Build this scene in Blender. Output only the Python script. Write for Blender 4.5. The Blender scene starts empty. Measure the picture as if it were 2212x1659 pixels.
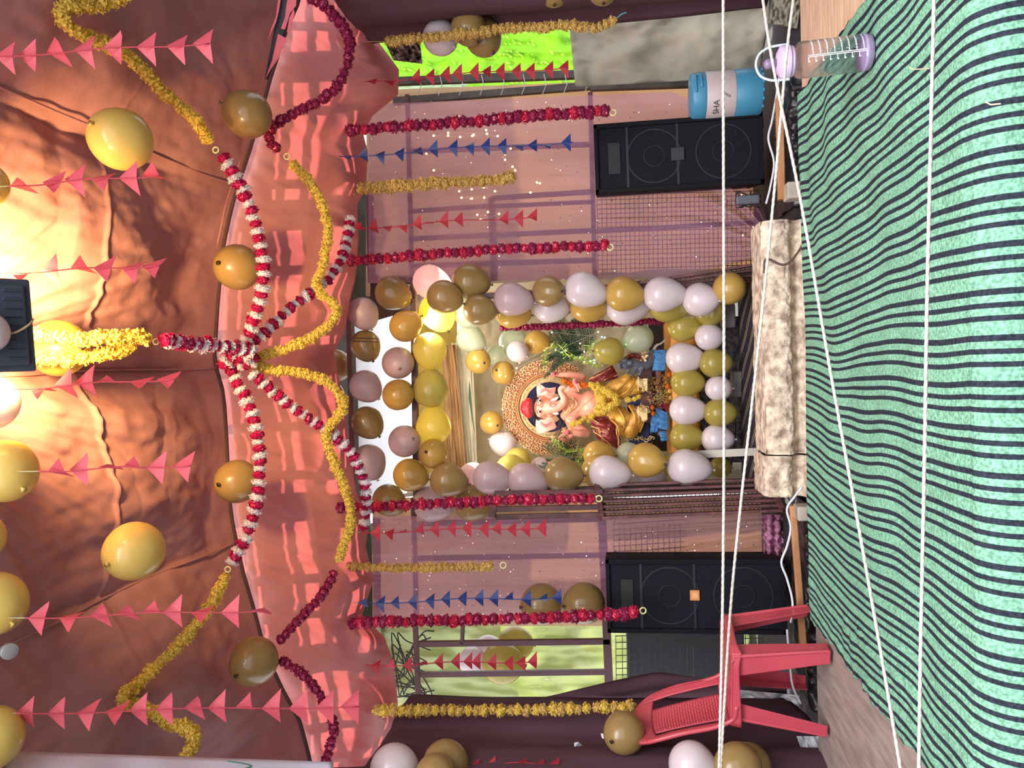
import bpy, bmesh, math, random
from mathutils import Vector, Matrix, noise
random.seed(7)
R = math.radians
sc = bpy.context.scene
col = sc.collection
# ------------------------------------------------------------ camera (phone held sideways: world up points to the photo's left)
FPX = 1640.0
CAM = Vector((0, 0, 0.9))
pitch, yaw, roll = R(7.5), R(1.7), R(1.8)
F = Vector((-math.sin(yaw) * math.cos(pitch), math.cos(yaw) * math.cos(pitch), math.sin(pitch)))
RT0 = Vector((math.cos(yaw), math.sin(yaw), 0))
UP0 = RT0.cross(F)
RT = RT0 * math.cos(roll) - UP0 * math.sin(roll)
UP = UP0 * math.cos(roll) + RT0 * math.sin(roll)
cd = bpy.data.cameras.new('camera')
cam = bpy.data.objects.new('camera', cd); col.objects.link(cam)
cd.sensor_fit = 'HORIZONTAL'; cd.sensor_width = 36; cd.lens = FPX / 2212 * 36
cd.clip_start = 0.05; cd.clip_end = 200
mx = Matrix((-UP, RT, -F)).transposed().to_4x4(); mx.translation = CAM
cam.matrix_world = mx
sc.camera = cam
# ------------------------------------------------------------ world, sun, soft daylight from the open front, exposure
w = bpy.data.worlds.new('sky'); sc.world = w; w.use_nodes = True
wn = w.node_tree.nodes; bgn = wn['Background']
bgn.inputs[0].default_value = (0.93, 0.94, 1.0, 1); bgn.inputs[1].default_value = 1.9
def light(name, kind, loc, aim, power, color=(1, 1, 1), **kw):
    l = bpy.data.lights.new(name, kind); l.energy = power; l.color = color
    for k, v in kw.items(): setattr(l, k, v)
    o = bpy.data.objects.new(name, l); col.objects.link(o); o.location = loc
    o.rotation_euler = (Vector(aim) - Vector(loc)).to_track_quat('-Z', 'Y').to_euler()
    return o
light('sun', 'SUN', (0, 9, 9), (-0.6, 3.9, 2.0), 8.0, (1, 0.93, 0.82), angle=R(0.6))
light('daylight_front', 'AREA', (0.2, -1.0, 4.4), (0, 3.2, 0.0), 320, (0.95, 0.97, 1.0), shape='RECTANGLE', size=4.6, size_y=2.6)
light('shrine_lamp', 'AREA', (0.35, 4.75, 2.1), (0.0, 5.6, 1.0), 15, (1, 0.93, 0.80), size=0.4)
light('shrine_lamp_side', 'AREA', (-0.55, 4.8, 1.9), (0.0, 5.6, 1.0), 9, (1, 0.93, 0.80), size=0.4)
vs = sc.view_settings
vs.view_transform = 'Standard'; vs.look = 'None'; vs.gamma = 1.0; vs.exposure = 0.32; vs.use_curve_mapping = False

def ray(u, v): return F * FPX - UP * (u - 1106) - RT * (v - 829.5)
def W(u, v, y):
    d = ray(u, v); return CAM + d * (y / d.y)
def G(u, v, z=0.0):
    d = ray(u, v); return CAM + d * ((z - CAM.z) / d.z)
def PM(y): return y / 1640.0                                  # metres per photo pixel at depth y

# ------------------------------------------------------------ materials
def lin(c): return tuple(((x / 255) / 12.92 if x / 255 <= 0.04045 else ((x / 255 + 0.055) / 1.055) ** 2.4) for x in c) + (1,)
MATS = {}
def mat(name, c, rough=0.6, c2=None, nscale=8, metal=0.0, bump=0.0, bscale=40, trans=0.0, spec=0.5, emit=None, alpha=1.0, coat=0.0, stretch=None, tcol=None, bdist=0.01):
    if name in MATS: return MATS[name]
    m = bpy.data.materials.new(name); m.use_nodes = True
    nt = m.node_tree; n = nt.nodes; L = nt.links
    p = n['Principled BSDF']; out = n['Material Output']
    p.inputs['Base Color'].default_value = lin(c)
    p.inputs['Roughness'].default_value = rough; p.inputs['Metallic'].default_value = metal
    p.inputs['Specular IOR Level'].default_value = spec; p.inputs['Coat Weight'].default_value = coat
    tc = n.new('ShaderNodeTexCoord'); mp = n.new('ShaderNodeMapping'); L.new(tc.outputs['Object'], mp.inputs[0])
    if stretch: mp.inputs['Scale'].default_value = stretch
    csock = None
    if c2:
        t = n.new('ShaderNodeTexNoise'); t.inputs['Scale'].default_value = nscale; t.inputs['Detail'].default_value = 5
        L.new(mp.outputs[0], t.inputs[0])
        rp = n.new('ShaderNodeValToRGB'); rp.color_ramp.elements[0].position = 0.35; rp.color_ramp.elements[1].position = 0.65
        rp.color_ramp.elements[0].color = lin(c); rp.color_ramp.elements[1].color = lin(c2)
        L.new(t.outputs['Fac'], rp.inputs[0]); csock = rp.outputs[0]; L.new(csock, p.inputs['Base Color'])
    if bump:
        t = n.new('ShaderNodeTexNoise'); t.inputs['Scale'].default_value = bscale; t.inputs['Detail'].default_value = 6
        L.new(mp.outputs[0], t.inputs[0])
        b = n.new('ShaderNodeBump'); b.inputs['Strength'].default_value = bump; b.inputs['Distance'].default_value = bdist
        L.new(t.outputs['Fac'], b.inputs['Height']); L.new(b.outputs[0], p.inputs['Normal'])
    last = p.outputs[0]
    if trans:
        tr = n.new('ShaderNodeBsdfTranslucent'); tr.inputs[0].default_value = lin(tcol or c)
        if csock and not tcol: L.new(csock, tr.inputs[0])
        mxs = n.new('ShaderNodeMixShader'); mxs.inputs[0].default_value = trans
        L.new(last, mxs.inputs[1]); L.new(tr.outputs[0], mxs.inputs[2]); last = mxs.outputs[0]
    if alpha < 1:
        tp = n.new('ShaderNodeBsdfTransparent'); mxs = n.new('ShaderNodeMixShader'); mxs.inputs[0].default_value = alpha
        L.new(tp.outputs[0], mxs.inputs[1]); L.new(last, mxs.inputs[2]); last = mxs.outputs[0]
    if emit:
        p.inputs['Emission Color'].default_value = lin(emit[0]); p.inputs['Emission Strength'].default_value = emit[1]
    if last != p.outputs[0]: L.new(last, out.inputs[0])
    MATS[name] = m; return m

# ------------------------------------------------------------ mesh helper
class MB:
    def __init__(s): s.v = []; s.f = []
    def add(s, vs, fs):
        b = len(s.v); s.v += [Vector(x) for x in vs]; s.f += [tuple(b + i for i in q) for q in fs]; return s
    def box(s, c, d, rot=None):
        c = Vector(c); h = Vector(d) / 2
        P = [Vector((sx * h.x, sy * h.y, sz * h.z)) for sx in (-1, 1) for sy in (-1, 1) for sz in (-1, 1)]
        if rot: P = [rot @ p for p in P]
        return s.add([c + p for p in P], [(0, 1, 3, 2), (4, 6, 7, 5), (0, 4, 5, 1), (2, 3, 7, 6), (0, 2, 6, 4), (1, 5, 7, 3)])
    def bar(s, a, b, w, d=None):                               # square bar between two points
        a, b = Vector(a), Vector(b); d = d or w; t = (b - a).normalized()
        x = t.cross(Vector((0, 1, 0)));
        if x.length < 0.1: x = t.cross(Vector((1, 0, 0)))
        x.normalize(); y = t.cross(x)
        P = [q + x * (i * w / 2) + y * (j * d / 2) for q in (a, b) for i, j in ((-1, -1), (1, -1), (1, 1), (-1, 1))]
        return s.add(P, [(0, 1, 2, 3), (7, 6, 5, 4), (0, 4, 5, 1), (1, 5, 6, 2), (2, 6, 7, 3), (3, 7, 4, 0)])
    def tube(s, pts, r, n=8, cap=True):
        pts = [Vector(p) for p in pts]; rr = r if hasattr(r, '__len__') else [r] * len(pts)
        t0 = (pts[1] - pts[0]).normalized(); x = t0.cross(Vector((0.3, 0.2, 1)));
        if x.length < 0.05: x = t0.cross(Vector((1, 0, 0)))
        x.normalize(); b = len(s.v)
        for i, p in enumerate(pts):
            t = (pts[min(i + 1, len(pts) - 1)] - pts[max(i - 1, 0)]).normalized()
            x = (x - t * x.dot(t)).normalized(); y = t.cross(x)
            s.v += [p + (x * math.cos(2 * math.pi * k / n) + y * math.sin(2 * math.pi * k / n)) * rr[i] for k in range(n)]
        for i in range(len(pts) - 1):
            for k in range(n):
                k2 = (k + 1) % n; s.f.append((b + i * n + k, b + i * n + k2, b + (i + 1) * n + k2, b + (i + 1) * n + k))
        if cap:
            s.f.append(tuple(b + k for k in range(n))[::-1]); s.f.append(tuple(b + (len(pts) - 1) * n + k for k in range(n)))
        return s
    def lathe(s, prof, n=24, M=None, caps=True):                          # prof: (r, z)
        b = len(s.v); M = M or Matrix()
        for r, z in prof:
            s.v += [M @ Vector((r * math.cos(2 * math.pi * k / n), r * math.sin(2 * math.pi * k / n), z)) for k in range(n)]
        for i in range(len(prof) - 1):
            for k in range(n):
                k2 = (k + 1) % n; s.f.append((b + i * n + k, b + i * n + k2, b + (i + 1) * n + k2, b + (i + 1) * n + k))
        if not caps: return s
        if prof[0][0] > 1e-4: s.f.append(tuple(b + k for k in range(n))[::-1])
        if prof[-1][0] > 1e-4: s.f.append(tuple(b + (len(prof) - 1) * n + k for k in range(n)))
        return s
    def ball(s, c, r, n=12, m=8, rot=None):
        c = Vector(c); r = Vector(r) if hasattr(r, '__len__') else Vector((r, r, r)); b = len(s.v)
        for i in range(m + 1):
            th = math.pi * i / m
            for k in range(n):
                ph = 2 * math.pi * k / n
                p = Vector((r.x * math.sin(th) * math.cos(ph), r.y * math.sin(th) * math.sin(ph), r.z * math.cos(th)))
                s.v.append(c + (rot @ p if rot else p))
        for i in range(m):
            for k in range(n):
                k2 = (k + 1) % n; s.f.append((b + i * n + k, b + (i + 1) * n + k, b + (i + 1) * n + k2, b + i * n + k2))
        return s
    def prism(s, poly, off):                                   # poly: list of 3D points, off: extrusion vector
        n = len(poly); off = Vector(off); P = [Vector(p) for p in poly]
        b = len(s.v); s.v += P + [p + off for p in P]
        s.f.append(tuple(b + i for i in range(n))[::-1]); s.f.append(tuple(b + n + i for i in range(n)))
        for i in range(n): j = (i + 1) % n; s.f.append((b + i, b + j, b + n + j, b + n + i))
        return s
    def grid(s, fn, nu, nv):
        b = len(s.v)
        for i in range(nu + 1):
            for j in range(nv + 1): s.v.append(Vector(fn(i / nu, j / nv)))
        for i in range(nu):
            for j in range(nv):
                a = b + i * (nv + 1) + j; s.f.append((a, a + 1, a + nv + 2, a + nv + 1))
        return s
    def mesh(s, name, m, smooth=False):
        me = bpy.data.meshes.new(name); me.from_pydata([tuple(x) for x in s.v], [], s.f); me.validate()
        if m: me.materials.append(m)
        if smooth: me.polygons.foreach_set('use_smooth', [True] * len(me.polygons))
        me.update(); return me
    def build(s, name, m, parent=None, smooth=False, label=None, bevel=0, solid=0, subd=0, kind=None):
        me = s.mesh(name, m, smooth)
        o = link(name, me, parent)
        bm = bmesh.new(); bm.from_mesh(me); bmesh.ops.remove_doubles(bm, verts=bm.verts, dist=1e-5); bmesh.ops.recalc_face_normals(bm, faces=bm.faces); bm.to_mesh(me); bm.free()
        if solid:
            md = o.modifiers.new('solid', 'SOLIDIFY'); md.thickness = solid
        if bevel:
            md = o.modifiers.new('bevel', 'BEVEL'); md.width = bevel; md.segments = 2; md.limit_method = 'ANGLE'
        if subd:
            md = o.modifiers.new('sub', 'SUBSURF'); md.levels = subd; md.render_levels = subd
        if label: o['label'] = label
        if kind: o['kind'] = kind
        return o
def link(name, data, parent=None):
    o = bpy.data.objects.new(name, data); col.objects.link(o)
    if parent:
        o.parent = parent; o.matrix_parent_inverse = worldmat(parent).inverted()
    return o
def worldmat(o):
    m = Matrix.LocRotScale(o.location, o.rotation_euler, o.scale)
    if o.parent: m = worldmat(o.parent) @ o.matrix_parent_inverse @ m
    return m
def thing(name, label, cat, loc, group=None):
    o = bpy.data.objects.new(name, None); col.objects.link(o); o.location = Vector(loc); o.empty_display_size = 0.05
    return tag(o, label, cat, group)
def tag(o, label, cat, group=None):
    o['label'] = label; o['category'] = cat
    if group: o['group'] = group
    return o
def struct(o, label=None):
    o['kind'] = 'structure'
    if label: o['label'] = label
    return o
def textmesh(name, s, size, M, m, parent, extrude=0.0005, font=None):
    cu = bpy.data.curves.new(name, 'FONT'); cu.body = s; cu.size = size; cu.extrude = extrude; cu.align_x = 'CENTER'; cu.align_y = 'CENTER'
    t = bpy.data.objects.new('tmp', cu); col.objects.link(t)
    dg = bpy.context.evaluated_depsgraph_get(); me = bpy.data.meshes.new_from_object(t.evaluated_get(dg)); bpy.data.objects.remove(t)
    me.transform(M); me.materials.clear(); me.materials.append(m)
    return link(name, me, parent)
def spline(pts, n=8):                                          # Catmull-Rom through the points
    P = [Vector(p) for p in pts]; P = [P[0] * 2 - P[1]] + P + [P[-1] * 2 - P[-2]]; out = []
    for i in range(1, len(P) - 2):
        for k in range(n):
            t = k / n; a, b, c, d = P[i - 1], P[i], P[i + 1], P[i + 2]
            out.append(0.5 * ((2 * b) + (c - a) * t + (2 * a - 5 * b + 4 * c - d) * t * t + (3 * b - a - 3 * c + d) * t ** 3))
    out.append(P[-2]); return out
def resample(pts, step):
    out = [(pts[0], (pts[1] - pts[0]).normalized())]; acc = 0
    for a, b in zip(pts, pts[1:]):
        L = (b - a).length
        if L < 1e-9: continue
        t = (b - a) / L; d = step - acc
        while d <= L:
            out.append((a + t * d, t)); d += step
        acc = L - (d - step)
    return out
def interp(tab, x):
    if x <= tab[0][0]: return tab[0][1]
    for (a, b), (c, d) in zip(tab, tab[1:]):
        if x <= c: return b + (d - b) * (x - a) / (c - a)
    return tab[-1][1]
def nz(x, y, z=0.0): return noise.noise(Vector((x, y, z)))
# ================================================================ SETTING
CARPET = mat('carpet_pile', (125, 195, 155), 0.95)
def carpet_nodes(m):
    nt = m.node_tree; n = nt.nodes; L = nt.links; p = n['Principled BSDF']
    p.inputs['Specular IOR Level'].default_value = 0.1
    at = n.new('ShaderNodeAttribute'); at.attribute_name = 'stripe'
    fr = n.new('ShaderNodeMath'); fr.operation = 'FRACT'; L.new(at.outputs['Fac'], fr.inputs[0])
    # one repeat = three dark bars with a broader green band after the third
    rp = n.new('ShaderNodeValToRGB'); cr = rp.color_ramp; cr.interpolation = 'LINEAR'
    g, k = lin((130, 184, 154)), lin((50, 54, 64)); cr.elements[0].color = g; cr.elements[0].position = 0; cr.elements[1].color = g; cr.elements[1].position = 1
    for a, b in ((0.06, 0.18), (0.34, 0.46), (0.62, 0.76)):
        for pos, c in ((a, g), (a + 0.012, k), (b, k), (b + 0.012, g)):
            e = cr.elements.new(pos); e.color = c
    L.new(fr.outputs[0], rp.inputs[0])
    tc = n.new('ShaderNodeTexCoord'); t = n.new('ShaderNodeTexNoise'); t.inputs['Scale'].default_value = 110; t.inputs['Detail'].default_value = 3; L.new(tc.outputs['Object'], t.inputs[0])
    t2 = n.new('ShaderNodeTexNoise'); t2.inputs['Scale'].default_value = 3; t2.inputs['Detail'].default_value = 4; L.new(tc.outputs['Object'], t2.inputs[0])
    mr = n.new('ShaderNodeMapRange'); mr.inputs[1].default_value = 0.35; mr.inputs[2].default_value = 0.65; mr.inputs[3].default_value = 0.62; mr.inputs[4].default_value = 1.25; L.new(t.outputs['Fac'], mr.inputs[0])
    mr2 = n.new('ShaderNodeMapRange'); mr2.inputs[3].default_value = 0.85; mr2.inputs[4].default_value = 1.15; L.new(t2.outputs['Fac'], mr2.inputs[0])
    mm = n.new('ShaderNodeMath'); mm.operation = 'MULTIPLY'; L.new(mr.outputs[0], mm.inputs[0]); L.new(mr2.outputs[0], mm.inputs[1])
    vm = n.new('ShaderNodeVectorMath'); vm.operation = 'SCALE'; L.new(rp.outputs[0], vm.inputs[0]); L.new(mm.outputs[0], vm.inputs['Scale'])
    L.new(vm.outputs[0], p.inputs['Base Color'])
    b = n.new('ShaderNodeBump'); b.inputs['Strength'].default_value = 0.8; b.inputs['Distance'].default_value = 0.006; L.new(t.outputs['Fac'], b.inputs['Height']); L.new(b.outputs[0], p.inputs['Normal'])
carpet_nodes(CARPET)
YN, YF, XL, XR = G(2098, 780).y, G(1738, 700).y, G(1762, 1345).x, G(1725, 205).x
def build_carpet():
    mb = MB(); NX, NY = 220, 120; att = []
    path = [(YF + 0.01, -0.03), (YF, -0.004)] + [(YF + (YN - YF) * k / 84, 0.0) for k in range(1, 85)]
    for k in range(1, 12): a = k / 11 * math.pi / 2; path.append((YN - 0.09 * math.sin(a), -0.09 + 0.09 * math.cos(a)))
    for k in range(1, 24): path.append((YN - 0.09 - 0.01 * math.sin(k * 0.8), -0.09 - 0.03 * k))
    NYr = len(path) - 1
    for i in range(NX + 1):
        fx = i / NX
        for j, (y, z) in enumerate(path):
            k = min(1, max(0, (y - YN) / 0.3))
            xe_l = XL - 0.02 * nz(y * 6, 3) - 0.04 * nz(y * 14, 9) * k
            xe_r = XR + 0.02 * nz(y * 6, 13) + 0.03 * nz(y * 12, 19) * k + (0.0)
            x = xe_l + (xe_r - xe_l) * fx
            if j < 86:
                rip = 0.012 * nz(x * 1.5, y * 2.3) + 0.007 * math.sin(y * 21 + 2.5 * nz(x * 1.2, y * 0.5) * 3) * k * max(0, nz(x * 0.8, y * 0.8, 5) + 0.35)
                z = z + rip + (0.012 * abs(nz(y * 10, x * 9, 2)) if fx < 0.08 else 0)
                if j < 2: y = y + 0.02 * nz(x * 5, 7)
            mb.v.append(Vector((x, y, z)))
            att.append((x - 0.05 + (0.075 * nz(x * 0.9, y * 1.1, 4) + 0.016 * nz(x * 3, y * 3, 8)) * k) / 0.112 + 20)
    for i in range(NX):
        for j in range(NYr): a = i * (NYr + 1) + j; mb.f.append((a, a + NYr + 1, a + NYr + 2, a + 1))
    me = mb.mesh('striped_carpet', CARPET, True)
    A = me.attributes.new('stripe', 'FLOAT', 'POINT'); A.data.foreach_set('value', att)
    o = link('striped_carpet', me); md = o.modifiers.new('s', 'SOLIDIFY'); md.thickness = 0.008; md.offset = -1
    tag(o, 'green and black striped carpet spread over the front platform and hanging down its near edge', 'carpet')
build_carpet()
plank_wood = mat('plank_wood', (232, 200, 170), 0.7, (206, 168, 138), 6, bump=0.3, bscale=20, stretch=(1, 8, 1))
ply_brown = mat('dusty_ply', (168, 150, 142), 0.75, (138, 122, 114), 5, bump=0.25, bscale=30, stretch=(6, 1, 1))
dark = mat('dark_void', (22, 20, 22), 0.9)
plat = thing('carpet_platform', 'wooden platform deck under the striped carpet, plank on one side and plywood on the other', 'platform', (0, 2.8, -0.3))
MB().box(((XL + XR) / 2, (YN + YF) / 2, -0.035), (XR - XL - .02, YF - YN - .04, 0.03)).build('deck_panel', plank_wood, plat)
MB().box((XR + .42, (YN + YF) / 2 + .1, -0.028), (0.88, YF - YN - .2, 0.03)).build('side_plank', plank_wood, plat, label='pale plank bare of carpet, with knots', bevel=0.003)
MB().box((XL - .32, (YN + YF) / 2, -0.03), (0.66, YF - YN - .02, 0.03)).build('side_plywood', ply_brown, plat, label='dusty brown plywood bare of carpet', bevel=0.003)
for x, y in ((-1.8, 2.3), (-0.9, 2.3), (0.4, 2.3), (1.7, 2.3), (-1.8, 3.6), (-0.9, 3.62), (0.5, 3.62), (1.6, 3.6)):
    MB().box((x, y, -0.40), (0.07, 0.07, 0.70)).build('leg', plank_wood, plat, bevel=0.004)
struct(MB().box((0, 3, -0.80), (14, 14, 0.1)).build('floor', mat('ground', (60, 55, 52), 0.95, (45, 42, 40), 3, bump=0.4)))
# wooden pole and brace under the far end of the platform
def barpx(a, b, y0, y1, wpx, m, name, label, cat, **k):
    p, q = W(a[0], a[1], y0), W(b[0], b[1], y1)
    o = MB().bar(p, q, wpx * PM(y0)).build(name, m, None, bevel=0.004); return tag(o, label, cat, **k)
newwood = mat('new_timber', (190, 138, 95), 0.6, (165, 112, 72), 6, bump=0.2, stretch=(1, 1, 1))
barpx((1683, 212), (1688, 432), 3.92, 3.90, 14, newwood, 'timber_batten', 'slim new timber batten in the dark gap below the speaker beside the drinks cooler', 'timber')
barpx((1712, 1092), (1735, 1395), 3.90, 3.88, 13, newwood, 'timber_batten', 'long slim timber batten in front of the speaker with the orange sticker', 'timber')
cement = mat('cement', (190, 180, 165), 0.9, (165, 155, 140), 10, bump=0.4)
tag(MB().box(W(1717, 414, 3.86), (0.08, 0.10, 0.09)).build('cement_block', cement, None, bevel=0.006), 'small white block propping the platform beside the stone ledge, speaker side with the cooler', 'block')
tag(MB().box(W(1733, 1106, 3.86), (0.07, 0.10, 0.065)).build('cement_block', cement, None, bevel=0.006), 'small white block at the end of the ledge nearer the red chair', 'block')
# ---------------------------------------------------------------- stone ledge (old moulded stonework in front of the shrine)
STN = mat('old_stone', (246, 226, 200), 0.9, (160, 138, 120), 20, bump=0.9, bscale=34, bdist=0.02)
def ledge():
    root = thing('stone_ledge', 'weathered cream stone ledge with a groove along its face, under the shrine', 'ledge', W(1745, 780, 3.9))
    # face profile (z from bottom) : y offsets for the mouldings
    for k, (va, vb) in enumerate(((470, 985), (985, 1078))):
        xa, xb = W(1700, va, 3.9).x - 0.003, W(1700, vb, 3.9).x + 0.003
        zt = (W(1655 + (va + vb) / 2 * 0.0 + (4 if k else 2), (va + vb) / 2, 3.9).z + 0.01); zb = zt - 0.30
        prof = [(0.0, 0), (0.01, 0.04), (0.012, 0.10), (0.045, 0.115), (0.06, 0.135), (0.045, 0.155), (0.015, 0.17), (0.005, 0.20), (0.02, 0.27), (0.05, 0.30)]
        def fn(a, b):
            i = b * (len(prof) - 1); j = min(int(i), len(prof) - 2); f = i - j
            y = prof[j][0] * (1 - f) + prof[j + 1][0] * f; z = prof[j][1] * (1 - f) + prof[j + 1][1] * f
            x = xa + (xb - xa) * a; e = min(a, 1 - a)
            chip = 0.02 * max(0, nz(x * 14, z * 16)) + 0.012 * abs(nz(x * 30, z * 32, 3)) + 0.006 * nz(x * 70, z * 70) + (0.012 if e < 0.02 else 0)
            return (x, 3.9 + y + chip, zb + z)
        m = MB().grid(fn, 150 if not k else 30, 44)
        m.grid(lambda a, b: (xa + (xb - xa) * a, 3.95 + 0.27 * b, zt - 0.002 + 0.01 * nz(a * 9 + k, b * 4)), 24, 8)
        m.build('stone_block', STN, root, True)
ledge()
# ---------------------------------------------------------------- rear stage
blackp = mat('black_plastic_sheet', (34, 32, 37), 0.28, bump=0.5, bscale=9, bdist=0.03)
struct(MB().box((0, 5.75, -0.33), (4.7, 3.2, 0.52)).build('trim_1', mat('stage_top', (50, 45, 46), 0.8, bump=0.3), None), 'dark rear stage slab that carries the speakers')
def crumple(name, label, v0, v1, y):
    x0, x1 = W(1680, v0, y).x, W(1680, v1, y).x
    def fn(a, b):
        x = x0 + (x1 - x0) * a; k = 0.05 * nz(x * 9, b * 2.0) + 0.03 * nz(x * 26, b * 3, 4)
        if b < 0.35: return (x, y + 0.33 - b / 0.35 * 0.33 + k * 0.3, -0.055 + 0.02 * abs(nz(x * 18, b * 8)))
        c = (b - 0.35) / 0.65
        return (x, y - 0.01 + k, -0.06 - 0.24 * c)
    o = MB().grid(fn, 90, 26).build(name, blackp, None, True, solid=0.001); tag(o, label, 'sheet')
crumple('plastic_sheet', 'crumpled black plastic sheet over the stage edge below the drinks cooler', 110, 450, 4.12)
crumple('plastic_sheet', 'crumpled black plastic sheet over the stage edge under the speaker with the orange sticker', 1085, 1530, 4.0)
# ---------------------------------------------------------------- brown cloth ceiling
EDGE = [(-120, 670), (0, 645), (80, 610), (170, 580), (300, 545), (440, 505), (540, 480), (640, 468), (780, 462), (850, 480), (1000, 490), (1110, 497), (1240, 525), (1400, 570), (1480, 605), (1560, 645), (1650, 668), (1800, 700)]
prof = sorted((W(u, v, 4.25).x, W(u, v, 4.25).z) for v, u in EDGE)
def ceil_z(x, y):
    z = interp(prof, x)
    k = min(1, max(0, (4.25 - y) / 0.7))
    px = (x - 0.02) / 1.02
    cell = abs(math.sin(math.pi * px)) ** 0.8
    lon = 0.6 + 0.4 * math.cos((y - 3.2) * 2.6 + 0.6 * math.floor(px))
    return z + 0.10 * k - 0.17 * cell * k * lon
BROWN = mat('brown_tent_cloth', (178, 128, 130), 0.75, (160, 112, 114), 2.5, bump=0.35, bscale=5, spec=0.25, bdist=0.03)
def ceiling():
    XLc, XRc, Y0, Y1 = -2.6, 2.6, 1.5, 4.25
    def fn(a, b):
        x = XLc + (XRc - XLc) * a; y = Y0 + (Y1 - Y0) * b
        z = ceil_z(x, y); k = min(1, max(0, (4.25 - y) / 0.35))
        # pulled wrinkles that radiate from the centre ridge
        r = math.hypot(x - 0.02, (y - 2.2)); th = math.atan2(y - 2.2, x - 0.02)
        near = math.exp(-((x - 0.0) / 0.95) ** 2)
        z += k * near * 0.036 * nz(th * 11, r * 0.7) + k * near * 0.026 * nz(th * 22, r * 1.2, 4)
        z += k * (0.05 * nz(x * 1.6, y * 1.1, 2) + 0.022 * nz(x * 7, y * 3, 5) + 0.008 * nz(x * 20, y * 9, 6) + 0.03 * (1 - abs(nz(x * 1.3 + y * .5, y * 1.5, 11)) * 6) * (abs(nz(x * 1.3 + y * .5, y * 1.5, 11)) < .16) * .5)
        z -= 0.02 * math.exp(-((y - 3.15 - 0.25 * nz(x, 2)) / 0.012) ** 2) * near * k
        return (x, y + 0.05 * nz(x * 1.5, 4) * (b > 0.98), z)
    o = MB().grid(fn, 420, 320).build('ceiling', BROWN, None, True); struct(o, 'brown tent cloth ceiling sagging in two billows either side of a ridge')
    # seams with rolled edges
    for xs in (0.02, 1.08, -1.02):
        pts = [Vector((xs + 0.03 * nz(y, 3), y, ceil_z(xs, y) - 0.012)) for y in [2.0 + 0.08 * i for i in range(29)]]
        struct(MB().tube(pts, 0.006, 6).build('trim_2', BROWN, None, True), 'stitched seam of the cloth ceiling')
    pts = [Vector((x, 4.25 + 0.05 * nz(x * 1.5, 4), ceil_z(x, 4.25) - 0.004)) for x in [-2.7 + 0.1 * i for i in range(55)]]
    struct(MB().tube(pts, 0.012, 8).build('trim_3', mat('dark_hem', (70, 44, 46), 0.8), None, True), 'dark rolled hem where the brown ceiling ends')
ceiling()
# ---------------------------------------------------------------- salmon canopy with billowed hem, sunlit through a lattice
HEM = [(-60, 790), (0, 800), (80, 810), (150, 862), (205, 860), (250, 805), (290, 785), (330, 795), (410, 790), (440, 772), (520, 775), (600, 768), (640, 758), (720, 744), (760, 722), (800, 728), (870, 742), (960, 755), (1060, 770), (1140, 795), (1180, 790), (1250, 808), (1330, 782), (1375, 830), (1430, 850), (1500, 858), (1560, 862), (1610, 845), (1659, 815), (1750, 810)]
SALMON = mat('salmon_cloth', (178, 128, 126), 0.8, (168, 118, 116), 3, bump=0.25, bscale=7, trans=0.36, tcol=(214, 100, 100), spec=0.2, bdist=0.02)
def canopy_pt(v, t):
    ue = interp(EDGE, v) - 75; uh = interp(HEM, v)
    y = 4.28 + 0.24 * t ** 1.2
    fold = 0.04 * math.sin(v * 0.017 + t * 2.2) * t + 0.03 * nz(v * 0.02, t * 3) + 0.018 * nz(v * 0.06, t * 4, 3) * t
    pull = 0.02 * nz(v * 0.008 + t * 6, v * 0.05 - t * 9, 7)
    u = ue + (uh - ue) * min(t / 0.9, 1)
    y = y - 0.16 * math.sin(min(t / 0.9, 1) * math.pi) ** 1.5 * 0 + fold + pull
    if t > 0.9:                                               # the puffed hem turns back and up
        a = (t - 0.9) / 0.1
        return W(u - 8 * a, v, y + 0.16 * a)
    puff = 0.15 * (1 + 1.2 * nz(v * 0.012, 5)) * max(0, math.sin((t - 0.62) / 0.28 * math.pi)) if t > 0.62 else 0
    return W(u, v, y - puff)
def canopy():
    o = MB().grid(lambda a, b: canopy_pt(-90 + 1870 * a, b), 340, 90).build('ceiling.001', SALMON, None, True)
    struct(o, 'salmon pink canopy cloth behind the brown ceiling, daylight and lattice shadows showing through its puffed hem')
canopy()
lat = thing('roof_lattice', 'roof lattice of bars above the salmon canopy that throws the barred shadows on it', 'lattice', (0, 4.9, 3.6))
iron = mat('iron_bar', (60, 55, 55), 0.7)
for k in range(19):
    x = -2.7 + 0.30 * k + 0.07 * math.sin(k * 2.3); MB().bar((x, 4.45, 3.85 - 0.05 * abs(x)), (x + 0.10, 5.45, 3.08 - 0.05 * abs(x)), 0.05 if k % 3 else 0.16).build('bar', iron, lat)
for k in range(13):
    t = k / 12; z = 3.85 - 0.77 * t; y = 4.45 + 1.0 * t
    MB().bar((-2.7, y, z - 0.1), (0, y, z + 0.02), 0.03 if k % 4 else 0.10).bar((0, y, z + 0.02), (2.7, y, z - 0.1), 0.03 if k % 4 else 0.10).build('cross_bar', iron, lat)
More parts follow.
